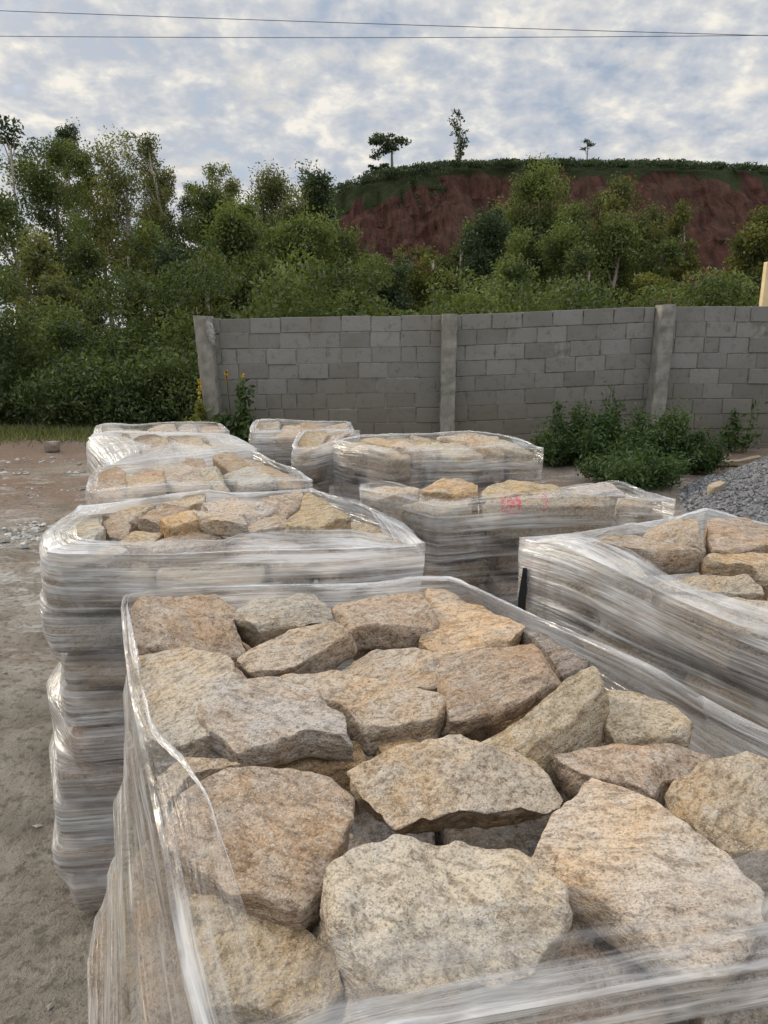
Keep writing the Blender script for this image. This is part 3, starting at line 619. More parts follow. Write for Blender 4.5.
# ------------------------------------------------------------------ plants by the wall
def weed(loc, h, w_, n, mat, label, seed, leaf=.055, flowers=0, name='weed', group=None, stems=22):
    r = np.random.default_rng(seed); root = tag(empty(name, loc), label, 'plant', group); ms = MB(); P, T = [], []
    for k in range(stems):
        a = r.uniform(0, 2*math.pi); rad = w_*.5*math.sqrt(r.uniform(0, 1)); hh = h*(r.uniform(.45, 1.0) if k % 5 else r.uniform(1.05, 1.4))*(1-.35*(rad/(w_*.5))**2)
        b = np.array([math.cos(a)*rad*.45, math.sin(a)*rad*.45, 0]); t = np.array([math.cos(a)*rad, math.sin(a)*rad, hh]); m = (b+t)/2+np.array([0, 0, .12*h])
        ms.tube([b, m, t], [.006, .004, .002], 4, cap=False); m_ = int(n*4.0)//stems; u = r.uniform(.15, 1.03, m_)[:, None]
        Q = (1-u)**2*b + 2*u*(1-u)*m + u*u*t; Q = Q + r.normal(0, .04+.035*(k % 3 == 0), Q.shape)*(w_/.8)**.5; P.append(Q); T.append(np.clip(r.normal(r.uniform(.2, .8), .15, m_), 0, 1))
    P = np.concatenate(P); P[:, 2] = np.maximum(P[:, 2], .01); v, q, t = leaf_quads(P, leaf, r, droop=.1, aspect=.36, tint=np.concatenate(T))
    link('foliage', mesh_np('foliage', v, q, smooth=False, attr={'tint': t}), M_LEAF[mat], root); ms.build('stem', M_LEAF['weed'], root); return root
BG = 'leafy weeds in front of the wall'
for (px, Y, hpx, w_, n, lab, sd) in [
    (578, 9.0, 50, .70, 1500, 'tall bushy weed with upright shoots, left end of the dark clump', 1), (622, 8.6, 42, 1.1, 2400, 'broad dark leafy bush, middle of the clump before the wall', 2),
    (664, 8.5, 46, .95, 2100, 'dense dark green bush in front of the right wall post', 3), (700, 8.4, 26, .6, 800, 'low pale edged weed beside the gravel heap', 4),
    (606, 9.1, 56, .40, 500, 'thin tall shoot standing up out of the dark bushes', 5), (556, 8.8, 30, .5, 700, 'low weed peeping out behind the bush side pallet corner', 6),
    (640, 7.7, 24, 1.2, 1500, 'low grassy weeds at the foot of the dark bushes', 7)]:
    b = at_z(px, 458, 0); x = (px-384)/F*Y*1.0; weed((x, Y, 0), hpx/F*Y*1.02+.02, w_, n, 'weed', lab, sd, group=BG)
weed((at_y(745, 400, 9.7)[0], 9.72, 0), .50, .50, 70, 'weed', 'sparse wispy weed at the foot of the wall, right of the bushes', 9, stems=9, leaf=.09)
x0 = at_y(238, 400, 9.6)[0]; wr = weed((x0, 9.62, 0), .66, .50, 420, 'weed', 'thin weed with yellow flower spikes at the wall end', 10, leaf=.10, stems=9)
def spike(parent, x, y, z, h):
    r = np.random.default_rng(int(abs(x*1000))); n = 46; P = np.stack([x+r.normal(0, .011, n), y+r.normal(0, .014, n), z+r.uniform(0, h, n)], 1)
    v, q, t = leaf_quads(P, .035, r, droop=-.3, aspect=.7); o = link('flower_spike', mesh_np('flower_spike', v, q, smooth=False, attr={'tint': t}), M_LEAF['flower'], parent)
    mb = MB(); mb.tube([(x+.03, y, z-.45), (x, y, z+h)], .004, 4); mb.build('stalk', M_LEAF['weed'], o)
for px, y1, y2 in ((226, 370, 383), (242, 374, 388)):
    t_, b_ = at_y(px, y1, 9.62), at_y(px, y2, 9.62); spike(wr, t_[0]-x0, 0, b_[2], t_[2]-b_[2])
x1 = at_y(199, 400, 9.7)[0]; w2 = weed((x1, 9.75, 0), .62, .42, 360, 'yellow', 'pale weed with one yellow flower spike left of the leaning post', 12, leaf=.10, stems=8)
t_, b_ = at_y(199, 379, 9.75), at_y(199, 398, 9.75); spike(w2, 0, 0, b_[2], t_[2]-b_[2])
b = at_z(33, 449, 0)

# ------------------------------------------------------------------ gravel heap, planks
GC = np.array([5.55, 6.15]); GR, GH = 2.75, 1.45
def gz(X, Y):
    d = np.hypot(X-GC[0], (Y-GC[1])*1.08); return np.maximum(GH*(1-d/GR) - .12*np.exp(-(d/.5)**2) + .035*n2(X, Y, 2.2, 8, 3), -.1*np.clip((d-GR)/.3, 0, 1)-.01)
gxs = np.linspace(2.4, 8.4, 120); gys = np.linspace(3.3, 9.1, 110); v, q = grid(gxs, gys, gz)
gp = tag(link('gravel_pile', mesh_np('gravel_pile', v, q), M_GRAVEL), 'heap of dark grey crushed stone at the right picture edge', 'gravel', kind='stuff')
r = np.random.default_rng(21); n = 15000; a = r.uniform(math.pi*.55, math.pi*1.75, n); d = GR*np.sqrt(r.uniform(.02, 1.06, n)); PX = GC[0]+np.cos(a)*d; PY = GC[1]+np.sin(a)*d/1.08
PZ = gz(PX[:, None], PY[:, None])[:, 0]; s = r.uniform(.010, .024, n)
ico = np.array([(1, 0, 0), (-1, 0, 0), (0, 1, 0), (0, -1, 0), (0, 0, .8), (0, 0, -.8)], float); fac = np.array([(0, 2, 4), (2, 1, 4), (1, 3, 4), (3, 0, 4), (2, 0, 5), (1, 2, 5), (3, 1, 5), (0, 3, 5)])
ang = r.uniform(0, 6.28, n); ca, sa = np.cos(ang), np.sin(ang); V = ico[None]*s[:, None, None]*r.uniform(.6, 1.35, (n, 6, 1)); tl = r.normal(0, .5, n)
V2 = V.copy(); V2[:, :, 0] = V[:, :, 0]*ca[:, None]-V[:, :, 1]*sa[:, None]; V2[:, :, 1] = V[:, :, 0]*sa[:, None]+V[:, :, 1]*ca[:, None]; V2[:, :, 2] += V2[:, :, 0]*tl[:, None]
V2 += np.stack([PX, PY, np.maximum(PZ, 0)+s*.3], 1)[:, None, :]
chips = link('loose_chips', mesh_np('loose_chips', V2.reshape(-1, 3), (fac[None]+6*np.arange(n)[:, None, None]).reshape(-1, 3), smooth=False, attr={'tint': np.repeat(np.clip(r.normal(.45, .25, n), 0, 1), 6)}), M_CHIP, gp); chips['kind'] = 'stuff'
for (xa, ya, xb, yb, Y, w_, lab) in ((697, 459, 730, 457, 8.9, .10, 'short pale weathered plank lying behind the gravel heap'), (708, 464, 760, 458, 8.75, .12, 'long brown weathered plank lying behind the gravel heap')):
    A, B = at_y(xa, ya, Y), at_y(xb, yb, Y-.1); mb = MB(); n = 9; dirv = (B-A)/np.linalg.norm(B-A); side = np.array([-dirv[1], dirv[0], 0])*w_/2; V = []
    for i in range(n):
        c = A+(B-A)*i/(n-1)+np.array([0, 0, .012*math.sin(i)]); k = .85+.15*math.sin(i*2.1)
        V += [c-side*k-[0, 0, .03], c-side*k+[0, 0, .012], c+side*k+[0, 0, .016], c+side*k-[0, 0, .03]]
    q = [(i*4+k, i*4+(k+1) % 4, i*4+4+(k+1) % 4, i*4+4+k) for i in range(n-1) for k in range(4)]+[(3, 2, 1, 0), (n*4-4, n*4-3, n*4-2, n*4-1)]
    mb.add(V, q); tag(mb.build('plank', M_WOOD, smooth=False), lab, 'plank')
# bands of pale broken rock on the track
r = np.random.default_rng(41); xx, yy, ss = [], [], []
for (x0, x1, yc, ys, n, sl) in ((-4.4, -1.75, 6.0, .28, 1500, .10), (-3.4, -1.9, 5.55, .16, 500, .0), (-7.5, -2.3, 9.3, .22, 900, .12), (-6.0, -2.4, 8.4, .12, 350, .05), (-5.0, -2.2, 7.2, .5, 260, 0)):
    k = r.integers(0, 40, n); cxs = r.uniform(x0, x1, 40); x = cxs[k]+r.normal(0, .10, n); xx.append(x); yy.append(yc+sl*(x-x1)+r.normal(0, ys, 40)[k]*.8+r.normal(0, .05, n)); ss.append(r.gamma(1.5, .0075, n).clip(.003, .045))
xx, yy, ss = map(np.concatenate, (xx, yy, ss)); n = len(xx)
ico0 = np.array([(1, 0, 0), (-1, 0, 0), (0, 1, 0), (0, -1, 0), (0, 0, .8), (0, 0, -.8)], float); V = ico0[None]*ss[:, None, None]*r.uniform(.5, 1.3, (n, 6, 1)); V[:, :, 2] *= .6; V += np.stack([xx, yy, zg(xx[:, None], yy[:, None])[:, 0]+ss*.12], 1)[:, None, :]
fac0 = np.array([(0, 2, 4), (2, 1, 4), (1, 3, 4), (3, 0, 4), (2, 0, 5), (1, 2, 5), (3, 1, 5), (0, 3, 5)])
mc, ntc, bc = new_mat('pale_rock_chips'); atc = N(ntc, 'ShaderNodeAttribute', attribute_name='tint'); L(ntc, ramp(ntc, atc.outputs['Fac'], [(0.0, (.10, .095, .09)), (0.5, (.27, .26, .24)), (1.0, (.52, .51, .48))]).outputs[0], bc.inputs['Base Color']); bc.inputs['Roughness'].default_value = .9
tag(link('rock_chips', mesh_np('rock_chips', V.reshape(-1, 3), (fac0[None]+6*np.arange(n)[:, None, None]).reshape(-1, 3), smooth=False, attr={'tint': np.repeat(r.uniform(0, 1, n), 6)}), mc), 'pale broken rock chips strewn in bands across the dirt track', 'rock chips', kind='stuff')
# small loose stones and lime crumbs on the track
r = np.random.default_rng(31); n = 900; PX = r.uniform(-4.6, -.75, n); PY = r.uniform(.9, 8.5, n)**1.0; s = r.gamma(1.4, .004, n).clip(.002, .022)
V = ico[None]*s[:, None, None]*r.uniform(.6, 1.3, (n, 6, 1)); V[:, :, 2] *= .6; V += np.stack([PX, PY, zg(PX[:, None], PY[:, None])[:, 0]+s*.2], 1)[:, None, :]
tag(link('pebbles', mesh_np('pebbles', V.reshape(-1, 3), (fac[None]+6*np.arange(n)[:, None, None]).reshape(-1, 3), smooth=False, attr={'tint': np.repeat(np.clip(r.normal(.5, .3, n), 0, 1), 6)}), simple_mat('pebble', (.13, .11, .09), (.42, .39, .34), 3)), 'small loose pebbles scattered over the dirt track', 'pebbles', kind='stuff')

# ------------------------------------------------------------------ stones
PROF_TOP = [(0, 1), (.12, 1), (.25, 1), (.38, 1), (.5, 1), (.6, 1), (.69, 1), (.77, 1), (.84, 1), (.895, 1), (.935, 1), (.962, .995), (.980, .975), (.991, .94), (.997, .88), (1.0, .80), (1.0, .70), (.998, .60), (.994, .50), (.988, .40), (.978, .29), (.962, .18), (.93, .08), (.85, .01), (.6, 0), (.3, 0), (0, 0)]
PROF_LOW = [(0, 1), (.3, 1), (.55, 1), (.75, 1), (.89, 1), (.955, .98), (.988, .91), (1.0, .78), (1.0, .6), (.995, .42), (.98, .25), (.94, .1), (.82, .01), (.4, 0), (0, 0)]
def radial(poly, n):
    poly = np.asarray(poly, float); th = np.arange(n)/n*2*math.pi; A = poly; B = np.roll(poly, -1, 0); r = np.zeros(n)
    for i, t in enumerate(th):
        d = np.array([math.cos(t), math.sin(t)]); best = 0
        for a, b in zip(A, B):
            e = b-a; den = d[0]*e[1]-d[1]*e[0]
            if abs(den) < 1e-12: continue
            s = (a[0]*e[1]-a[1]*e[0])/den; u = (a[0]*d[1]-a[1]*d[0])/den
            if s > 0 and -1e-9 <= u <= 1+1e-9: best = max(best, s)
        r[i] = best if best > 0 else r[i-1]
    return th, r
def stone_mesh(poly, thick, seed, nth=48, hi=False, slope=(0, 0), cuts=6, rough=1.0, under=(0, 0)):
    """a quarried slab: outline poly (local x, y), broken arrises, flaked faces; top at z=0 in the middle."""
    rg = np.random.default_rng(seed); th, r = radial(poly, nth); r *= 1.012 if hi else 1.04; k = 0 if hi else 1
    r = (np.roll(r, 1)+r+np.roll(r, -1))/3 if k else r
    prof = PROF_TOP if hi else PROF_LOW; V = []
    for (f, z) in prof[1:-1]:
        V.append(np.stack([r*f*np.cos(th), r*f*np.sin(th), np.full(nth, (z-1)*thick)], 1))
    V = np.concatenate(V + [np.array([[0, 0, 0.0], [0, 0, -thick]])]); m = len(prof)-2
    dep = np.clip(-V[:, 2]/thick, 0, 1); V[:, 0] += under[0]*dep; V[:, 1] += under[1]*dep
    size = float(np.mean(r))
    for c in range(3 if hi else 1):                         # the split face is a few flat planes, not one
        a = rg.uniform(0, 2*math.pi); e = rg.uniform(1.22, 1.46); n_ = np.array([math.cos(a)*math.cos(e), math.sin(a)*math.cos(e), math.sin(e)])
        s = V@n_; ex = np.maximum(0, s-(s.max()-rg.uniform(.10, .38)*min(thick, size*.5))); V -= ex[:, None]*n_[None]
    for c in range(cuts):                                   # flaked-off arrises
        a = rg.uniform(0, 2*math.pi); e = rg.uniform(.35, 1.05) if c % 4 else rg.uniform(-.4, .0); n_ = np.array([math.cos(a)*math.cos(e), math.sin(a)*math.cos(e), math.sin(e)])
        s = V@n_; h = s.max(); dcut = h - rg.uniform(.04, .20)*min(thick, size*.6); ex = np.maximum(0, s-dcut); V -= ex[:, None]*n_[None]
    o = rg.uniform(-50, 50, 3); q = V+o
    lo = np.stack([fbm(q*7+i*9, seed+i, 2) for i in range(3)], 1); V2 = V + lo*np.array([.0065, .0065, .005])*rough*min(1, size/.1)
    md = np.stack([fbm(q*26+i*5, seed+3+i, 2) for i in range(3)], 1); V2 += md*.0042*rough*min(1, size/.1)
    if hi:
        # ledges where layers of the rock have split away, and grain
        lay = vnoise(np.stack([q[:, 0]*10, q[:, 1]*10, q[:, 2]*70], 1), seed+9); side = np.clip(np.linalg.norm(V[:, :2], axis=1)/(size*.8)-.4, 0, 1)
        V2[:, :2] += (V[:, :2]/(np.linalg.norm(V[:, :2], axis=1)+1e-6)[:, None])*(lay*.004*side)[:, None]
        step = fbm(np.stack([q[:, 0]*9, q[:, 1]*9, q[:, 2]*3], 1), seed+15, 2); V2[:, 2] += np.where(V[:, 2] > -.3*thick, np.tanh(step*7)*.0022, 0)
        V2 += np.stack([fbm(q*85+i*3, seed+6+i, 2) for i in range(3)], 1)*.0012*rough
    V2[:, 2] += slope[0]*V2[:, 0]+slope[1]*V2[:, 1]
    F_ = [np.array([(i*nth+j, (i+1)*nth+j, (i+1)*nth+(j+1) % nth, i*nth+(j+1) % nth) for i in range(m-1) for j in range(nth)]),
          np.array([(m*nth, j, (j+1) % nth) for j in range(nth)] + [(m*nth+1, (m-1)*nth+(j+1) % nth, (m-1)*nth+j) for j in range(nth)])]
    return mesh_np('stone', V2, F_), V2
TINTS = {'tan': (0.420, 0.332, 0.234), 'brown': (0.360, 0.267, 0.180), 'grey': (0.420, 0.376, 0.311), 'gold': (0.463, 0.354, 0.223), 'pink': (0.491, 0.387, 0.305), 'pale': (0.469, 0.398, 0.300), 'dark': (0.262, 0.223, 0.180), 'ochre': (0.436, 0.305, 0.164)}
PTS = {}                                                     # pallet -> list of world-space stone points
SEED = [100]
def stone(pal, poly_w, thick, tint, label, group, slope=(0, 0), hi=False, nth=48, cuts=6, rough=1.0, red=False, under=(0, 0)):
    """poly_w: outline of the top face in the world (n, 3)"""
    SEED[0] += 1; poly_w = np.asarray(poly_w, float); c = poly_w.mean(0)
    p2 = poly_w[:, :2]-c[:2]
    if np.sum(p2[:, 0]*np.roll(p2[:, 1], -1)-np.roll(p2[:, 0], -1)*p2[:, 1]) < 0: p2 = p2[::-1]
    me, V = stone_mesh(p2, thick, SEED[0], nth, hi, slope, cuts, rough, under)
    o = link('stone', me, M_STONE_RED if red else M_STONE, loc=c); rg = random.Random(SEED[0]); t = TINTS[tint]; t = (t[0]*1.04, t[1]*1.05, t[2]*1.09); k = rg.uniform(.84, 1.10)
    o.color = (t[0]*k*rg.uniform(.96, 1.04), t[1]*k, t[2]*k*rg.uniform(.94, 1.06), 1)
    tag(o, label, 'stone', group, 'thing'); PTS.setdefault(pal, []).append(V+c); return o
def traced(pal, z, pix, thick, tint, label, group, slope=(0, 0), dz=0.0, **kw):
    """pix: outline of the stone's upper face in the photograph; its plane passes height z+dz at its middle with the given slope."""
    pix = np.array(pix, float); c0 = at_z(*pix.mean(0), z+dz); n = np.array([-slope[0], -slope[1], 1.0]); pts = []
    for x, y in pix:
        d = ray(x, y); t = np.dot(c0-EYE, n)/np.dot(d, n); pts.append(EYE+d*t)
    return stone(pal, pts, thick, tint, label, group, slope=slope, **kw)

def w2(x, y): return np.array([x, y])
def corner(px, py, z): p = at_z(px, py, z); return np.array([p[0], p[1]])
# name: rim height, corners BL BR FR FL (world x, y)
Z = {'P1': 1.05, 'P2': 1.05, 'P3': 1.04, 'P4': 1.05, 'P5': 1.05, 'M2': 1.04, 'M3': 1.05, 'M4': 1.04, 'M5': 1.05, 'R1': 1.05}
Q = {'P1': [w2(-.54, 1.41), w2(.153, 1.575), w2(.649, .66), w2(-.131, .411)],
     'P2': [corner(80, 512, 1.03), corner(312, 491, 1.05), corner(424, 548, 1.03), corner(50, 566, 1.03)],
     'P3': [corner(99, 473, 1.04), corner(252, 458, 1.04), corner(312, 484, 1.04), corner(86, 499, 1.04)],
     'P4': [corner(94, 446, 1.05), corner(228, 439, 1.05), corner(256, 452, 1.05), corner(108, 462, 1.05)],
     'P5': [corner(100, 431, 1.05), corner(220, 429, 1.05), corner(229, 436, 1.05), corner(94, 439, 1.05)],
     'M2': [corner(361, 493, 1.03), corner(601, 481, 1.04), corner(675, 503, 1.03), corner(437, 517, 1.03)],
     'M3': [corner(333, 447, 1.04), corner(470, 438, 1.05), corner(543, 453, 1.03), corner(391, 460, 1.04)],
     'M4': [corner(302, 440, 1.04), corner(360, 436, 1.04), corner(333, 446, 1.04), corner(294, 449, 1.04)],
     'M5': [corner(256, 430, 1.05), corner(350, 428, 1.05), corner(352, 435, 1.05), corner(252, 437, 1.05)],
     'R1': [corner(520, 546, 1.04), corner(707, 502, 1.05), None, None]}
a, b = Q['R1'][0], Q['R1'][1]; e = (b-a)/np.linalg.norm(b-a); n_ = np.array([e[1], -e[0]]); Q['R1'] = [a, b, b+n_*1.0, a+n_*1.0]
SAY = {'P1': 'the big open pallet in front', 'P2': 'the pallet with crumpled corner film', 'P3': 'the third pallet of the left row', 'P4': 'the white sheeted pallet', 'P5': 'the last pallet of the left row',
       'M2': 'the red marked pallet', 'M3': 'the pallet beside the bush', 'M4': 'the narrow pallet of the middle row', 'M5': 'the pallet closest to the wall', 'R1': 'the pallet by the gravel heap'}
GT = {k: 'stones lying on top of ' + v for k, v in SAY.items()}; GS = {k: 'stones behind film in ' + v for k, v in SAY.items()}

# --- the open pallet in front, stone by stone
H = dict(hi=True, nth=144, cuts=5)
T1 = lambda pix, th, *a, **k: traced('P1', 1.05, pix, th*.74, *a, **{**H, **k})
G = GT['P1']
T1([(128, 607), (147, 597), (215, 594), (231, 606), (241, 638), (200, 641), (131, 642)], .10, 'brown', 'tan brown slab in the back left corner of the open front pallet', G, (0, .12), .012)
T1([(232, 613), (250, 596), (316, 588), (339, 614), (300, 622), (262, 628)], .10, 'grey', 'grey buff six sided slab beside the brown corner slab, back row', G, (.02, .18), .016, under=(0, .03))
T1([(332, 600), (380, 588), (422, 585), (438, 613), (434, 622), (352, 626)], .075, 'brown', 'flat reddish tan slab in the middle of the back row', G, (0, .10), .022)
T1([(424, 590), (452, 586), (523, 623), (508, 637), (449, 648), (421, 637), (439, 616)], .07, 'gold', 'golden slab in the back right corner of the open front pallet', G, (.02, .02), .0)
T1([(231, 656), (262, 641), (290, 631), (338, 620), (349, 628), (292, 662), (252, 671)], .085, 'tan', 'wedge shaped tan block leaning under the grey six sided slab', G, (.06, .22), .020, under=(.02, .02))
T1([(131, 645), (190, 645), (229, 657), (249, 676), (224, 703), (222, 727), (185, 741), (148, 737), (138, 690)], .09, 'grey', 'broad grey slab with rusty patches along the left film edge', G, (.06, .04), .004)
T1([(200, 706), (222, 677), (280, 673), (318, 691), (360, 736), (310, 730), (236, 742)], .075, 'grey', 'speckled light grey granite slab with an ochre front edge', G, (.02, .06), .018)
T1([(150, 750), (190, 742), (229, 734), (238, 743), (216, 757), (155, 764)], .05, 'dark', 'thin grey slab poking out beneath the rusty patched one', G, (0, .05), -.030)
T1([(229, 757), (243, 743), (310, 733), (358, 741), (374, 764), (330, 766), (236, 766)], .09, 'ochre', 'ochre stone edge under the speckled granite slab', G, (0, .5), -.035)
T1([(337, 668), (371, 649), (415, 646), (449, 652), (440, 682), (400, 684), (345, 674)], .07, 'tan', 'flat tan slab with an orange corner in the centre', G, (0, .06), -.012)
T1([(278, 672), (330, 669), (400, 683), (437, 685), (451, 700), (436, 716), (366, 726), (340, 704), (300, 688)], .075, 'tan', 'long tongue shaped tan slab right of the speckled granite', G, (.02, .10), .014)
T1([(441, 656), (510, 639), (532, 636), (565, 669), (530, 690), (452, 716), (437, 682)], .06, 'brown', 'large flat reddish brown slab right of centre', G, (.03, .06), .024)
T1([(520, 630), (545, 634), (590, 660), (584, 667), (560, 668), (536, 640)], .08, 'dark', 'greyish stone half hidden by the rolled film, right back edge', G, (0, 0), -.014)
T1([(468, 738), (500, 722), (535, 697), (578, 668), (596, 664), (607, 686), (570, 716), (520, 748), (498, 746)], .11, 'gold', 'long narrow tan block propped up diagonally', G, (-.20, .22), .034, under=(.02, -.01))
T1([(606, 690), (630, 690), (665, 700), (692, 726), (688, 736), (620, 736), (604, 718)], .08, 'tan', 'rounded grey tan stone against the film, right of the diagonal block', G, (0, .10), -.010)
T1([(555, 750), (593, 739), (659, 735), (716, 742), (702, 760), (668, 780), (659, 797), (620, 785), (575, 776)], .085, 'brown', 'layered brown slab with wavy ridges, right side', G, (0, .16), .006)
T1([(666, 777), (706, 756), (748, 745), (810, 768), (815, 850), (730, 842), (690, 822), (674, 806)], .085, 'tan', 'coarse tan slab at the right picture edge', G, (-.04, .10), .012)
T1([(535, 845), (560, 808), (591, 769), (667, 805), (730, 847), (768, 879), (764, 902), (741, 956), (697, 958), (610, 892)], .075, 'pink', 'big pinkish beige slab with a straight cut edge', G, (.04, .06), .030)
T1([(346, 768), (400, 748), (460, 738), (533, 753), (566, 793), (551, 811), (475, 816), (395, 826), (356, 795)], .10, 'tan', 'chunky tan block with an orange right end, standing up to view', G, (.04, .42), .030, under=(0, .05), rough=1.3)
T1([(164, 804), (188, 773), (242, 765), (326, 769), (351, 790), (350, 818), (322, 878), (299, 900), (228, 888), (178, 836)], .085, 'brown', 'big square brown slab with dark streaks, left front', G, (.02, .16), .022, rough=.8)
T1([(157, 772), (181, 755), (228, 760), (244, 766), (190, 775), (164, 803)], .08, 'tan', 'small broken piece peeping out behind the streaked square slab', G, (.1, .10), -.004)
T1([(319, 890), (330, 865), (390, 834), (455, 827), (533, 851), (560, 875), (567, 908), (530, 962), (410, 982), (352, 958), (325, 922)], .12, 'pale', 'large rounded buff boulder slab at the bottom centre', G, (.02, .22), .030, rough=1.3)
T1([(196, 885), (235, 896), (300, 911), (336, 940), (348, 975), (310, 1015), (190, 1003), (186, 930)], .10, 'gold', 'orange tan stone under folded film at the bottom left', G, (.05, .10), -.018)
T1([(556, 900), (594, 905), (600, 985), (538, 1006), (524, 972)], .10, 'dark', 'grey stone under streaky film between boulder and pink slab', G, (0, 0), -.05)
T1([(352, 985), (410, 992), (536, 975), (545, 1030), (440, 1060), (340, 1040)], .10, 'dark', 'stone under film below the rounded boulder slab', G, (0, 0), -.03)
T1([(373, 738), (398, 735), (428, 745), (415, 752), (384, 756)], .06, 'ochre', 'small ochre stone in the gap behind the chunky tan block', G, (0, .1), -.028)
T1([(366, 733), (420, 722), (452, 722), (470, 738), (440, 745), (400, 738)], .05, 'grey', 'flat grey stone low in the gap below the reddish brown slab', G, (0, 0), -.055)
T1([(352, 640), (372, 632), (420, 634), (418, 644), (372, 648)], .06, 'tan', 'low stone shaded under the middle slab of the back row', G, (0, 0), -.05)
T1([(588, 735), (612, 724), (632, 738), (600, 744)], .06, 'grey', 'grey chip wedged below the diagonal block end', G, (0, 0), -.045)
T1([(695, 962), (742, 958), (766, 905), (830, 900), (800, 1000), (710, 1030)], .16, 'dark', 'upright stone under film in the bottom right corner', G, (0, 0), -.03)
# second layer, glimpsed through the gaps; darker tints put gap shade into their colour
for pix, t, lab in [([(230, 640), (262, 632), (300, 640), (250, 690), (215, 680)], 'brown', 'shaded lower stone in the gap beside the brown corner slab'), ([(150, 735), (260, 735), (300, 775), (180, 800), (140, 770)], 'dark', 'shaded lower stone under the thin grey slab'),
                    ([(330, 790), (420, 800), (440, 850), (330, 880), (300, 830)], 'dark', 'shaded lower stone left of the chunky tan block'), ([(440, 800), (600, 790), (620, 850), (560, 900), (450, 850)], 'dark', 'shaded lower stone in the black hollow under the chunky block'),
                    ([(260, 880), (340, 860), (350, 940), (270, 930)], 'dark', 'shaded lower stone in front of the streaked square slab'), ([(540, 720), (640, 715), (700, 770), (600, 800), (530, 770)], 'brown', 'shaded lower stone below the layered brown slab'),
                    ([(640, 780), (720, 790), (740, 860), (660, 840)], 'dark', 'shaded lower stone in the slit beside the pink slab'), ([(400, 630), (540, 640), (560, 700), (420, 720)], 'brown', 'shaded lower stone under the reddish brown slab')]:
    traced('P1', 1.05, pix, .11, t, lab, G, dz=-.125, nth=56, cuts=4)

# --- pallet with the crumpled corner film
T2 = lambda pix, th, t, lab, sl=(0, 0), dz=0.0: traced('P2', 1.05, pix, th, t, lab, GT['P2'], sl, dz, nth=72, hi=True, cuts=7)
T2([(102, 520), (116, 513), (131, 524), (127, 538), (108, 537)], .12, 'tan', 'small upright stone at the left of the crumpled film pallet', (.1, .2), .0)
T2([(117, 541), (137, 528), (167, 531), (152, 545)], .10, 'tan', 'tan stone at the front left of the crumpled film pallet', (0, .15), -.005)
T2([(100, 514), (135, 504), (157, 500), (140, 517), (122, 521)], .08, 'tan', 'sloping tan stone in the left back of the crumpled film pallet', (.05, .05), .01)
T2([(138, 517), (165, 503), (196, 505), (162, 522)], .09, 'brown', 'tan brown stone behind the ochre one, crumpled film pallet', (.0, .15), .025)
T2([(157, 514), (192, 506), (204, 519), (168, 523)], .075, 'ochre', 'ochre block with a flat front in the crumpled film pallet', (0, .1), .045)
T2([(192, 511), (240, 514), (248, 522), (202, 519)], .045, 'pale', 'light grey thin slab lying across the pile, crumpled film pallet', (.0, .04), .050)
T2([(200, 497), (235, 493), (281, 507), (252, 518), (212, 510)], .07, 'grey', 'grey brown slab behind the thin light one, crumpled film pallet', (.0, .10), .030)
T2([(146, 545), (168, 533), (226, 533), (221, 540), (150, 548)], .10, 'tan', 'long low stone along the front film of the crumpled film pallet', (0, .1), .0)
T2([(246, 526), (280, 513), (297, 525), (252, 531)], .08, 'tan', 'tan stone right of the thin light slab, crumpled film pallet', (0, .12), .012)
T2([(258, 497), (300, 489), (304, 501), (285, 510), (264, 503)], .09, 'tan', 'back right stone behind the ochre peak, crumpled film pallet', (0, .12), .012)
T2([(306, 484), (330, 500), (352, 516), (322, 529), (282, 520), (300, 505)], .12, 'gold', 'peaked golden stone under film at the right, crumpled film pallet', (-.1, .15), .045)
T2([(172, 495), (205, 490), (205, 500), (185, 505), (162, 502)], .08, 'pale', 'pale stone at the back edge of the crumpled film pallet', (0, .1), .005)
T2([(205, 540), (250, 530), (320, 532), (330, 545), (250, 552)], .10, 'tan', 'wide stone under the front film lip, crumpled film pallet', (0, .05), -.02)
T2([(335, 518), (365, 520), (405, 540), (350, 546), (325, 532)], .10, 'tan', 'stone beneath film in the right corner, crumpled film pallet', (0, .05), -.02)
T2([(80, 514), (98, 512), (104, 530), (80, 545), (62, 540)], .12, 'grey', 'stone hidden under the crumpled corner film itself', (0, 0), .02)
T2([(70, 546), (110, 540), (130, 550), (100, 562), (62, 563)], .10, 'grey', 'stone under the front left film corner, crumpled film pallet', (0, 0), -.01)
# --- red marked pallet
TM = lambda pix, th, t, lab, sl=(0, 0), dz=0.0, **k: traced('M2', 1.04, pix, th, t, lab, GT['M2'], sl, dz, nth=64, cuts=6, **{'hi': True, **k})
TM([(361, 492), (386, 483), (419, 486), (418, 494), (376, 497)], .10, 'pale', 'pale stone in the left back corner of the red marked pallet', (0, .1), .02)
TM([(421, 490), (443, 477), (478, 477), (480, 490), (458, 495)], .12, 'gold', 'rounded golden stone left of the red mark', (0, .15), .045)
TM([(478, 488), (514, 476), (564, 480), (565, 490), (482, 498)], .10, 'gold', 'golden stone behind the red mark', (0, .2), .04)
TM([(568, 486), (610, 480), (626, 491), (578, 494)], .08, 'grey', 'flat grey slab at the back right of the red marked pallet', (0, .05), .01)
TM([(482, 497), (560, 494), (614, 496), (612, 504), (532, 507), (487, 506)], .11, 'pale', 'long pale stone with a red painted mark under film', (0, .45), .03, red=True)
TM([(398, 504), (441, 496), (473, 497), (472, 508), (437, 514)], .10, 'tan', 'tan block at the front left of the red marked pallet', (0, .1), .01)
TM([(618, 496), (655, 497), (645, 505), (616, 505)], .09, 'tan', 'stone under film at the right corner of the red marked pallet', (0, .1), .0)
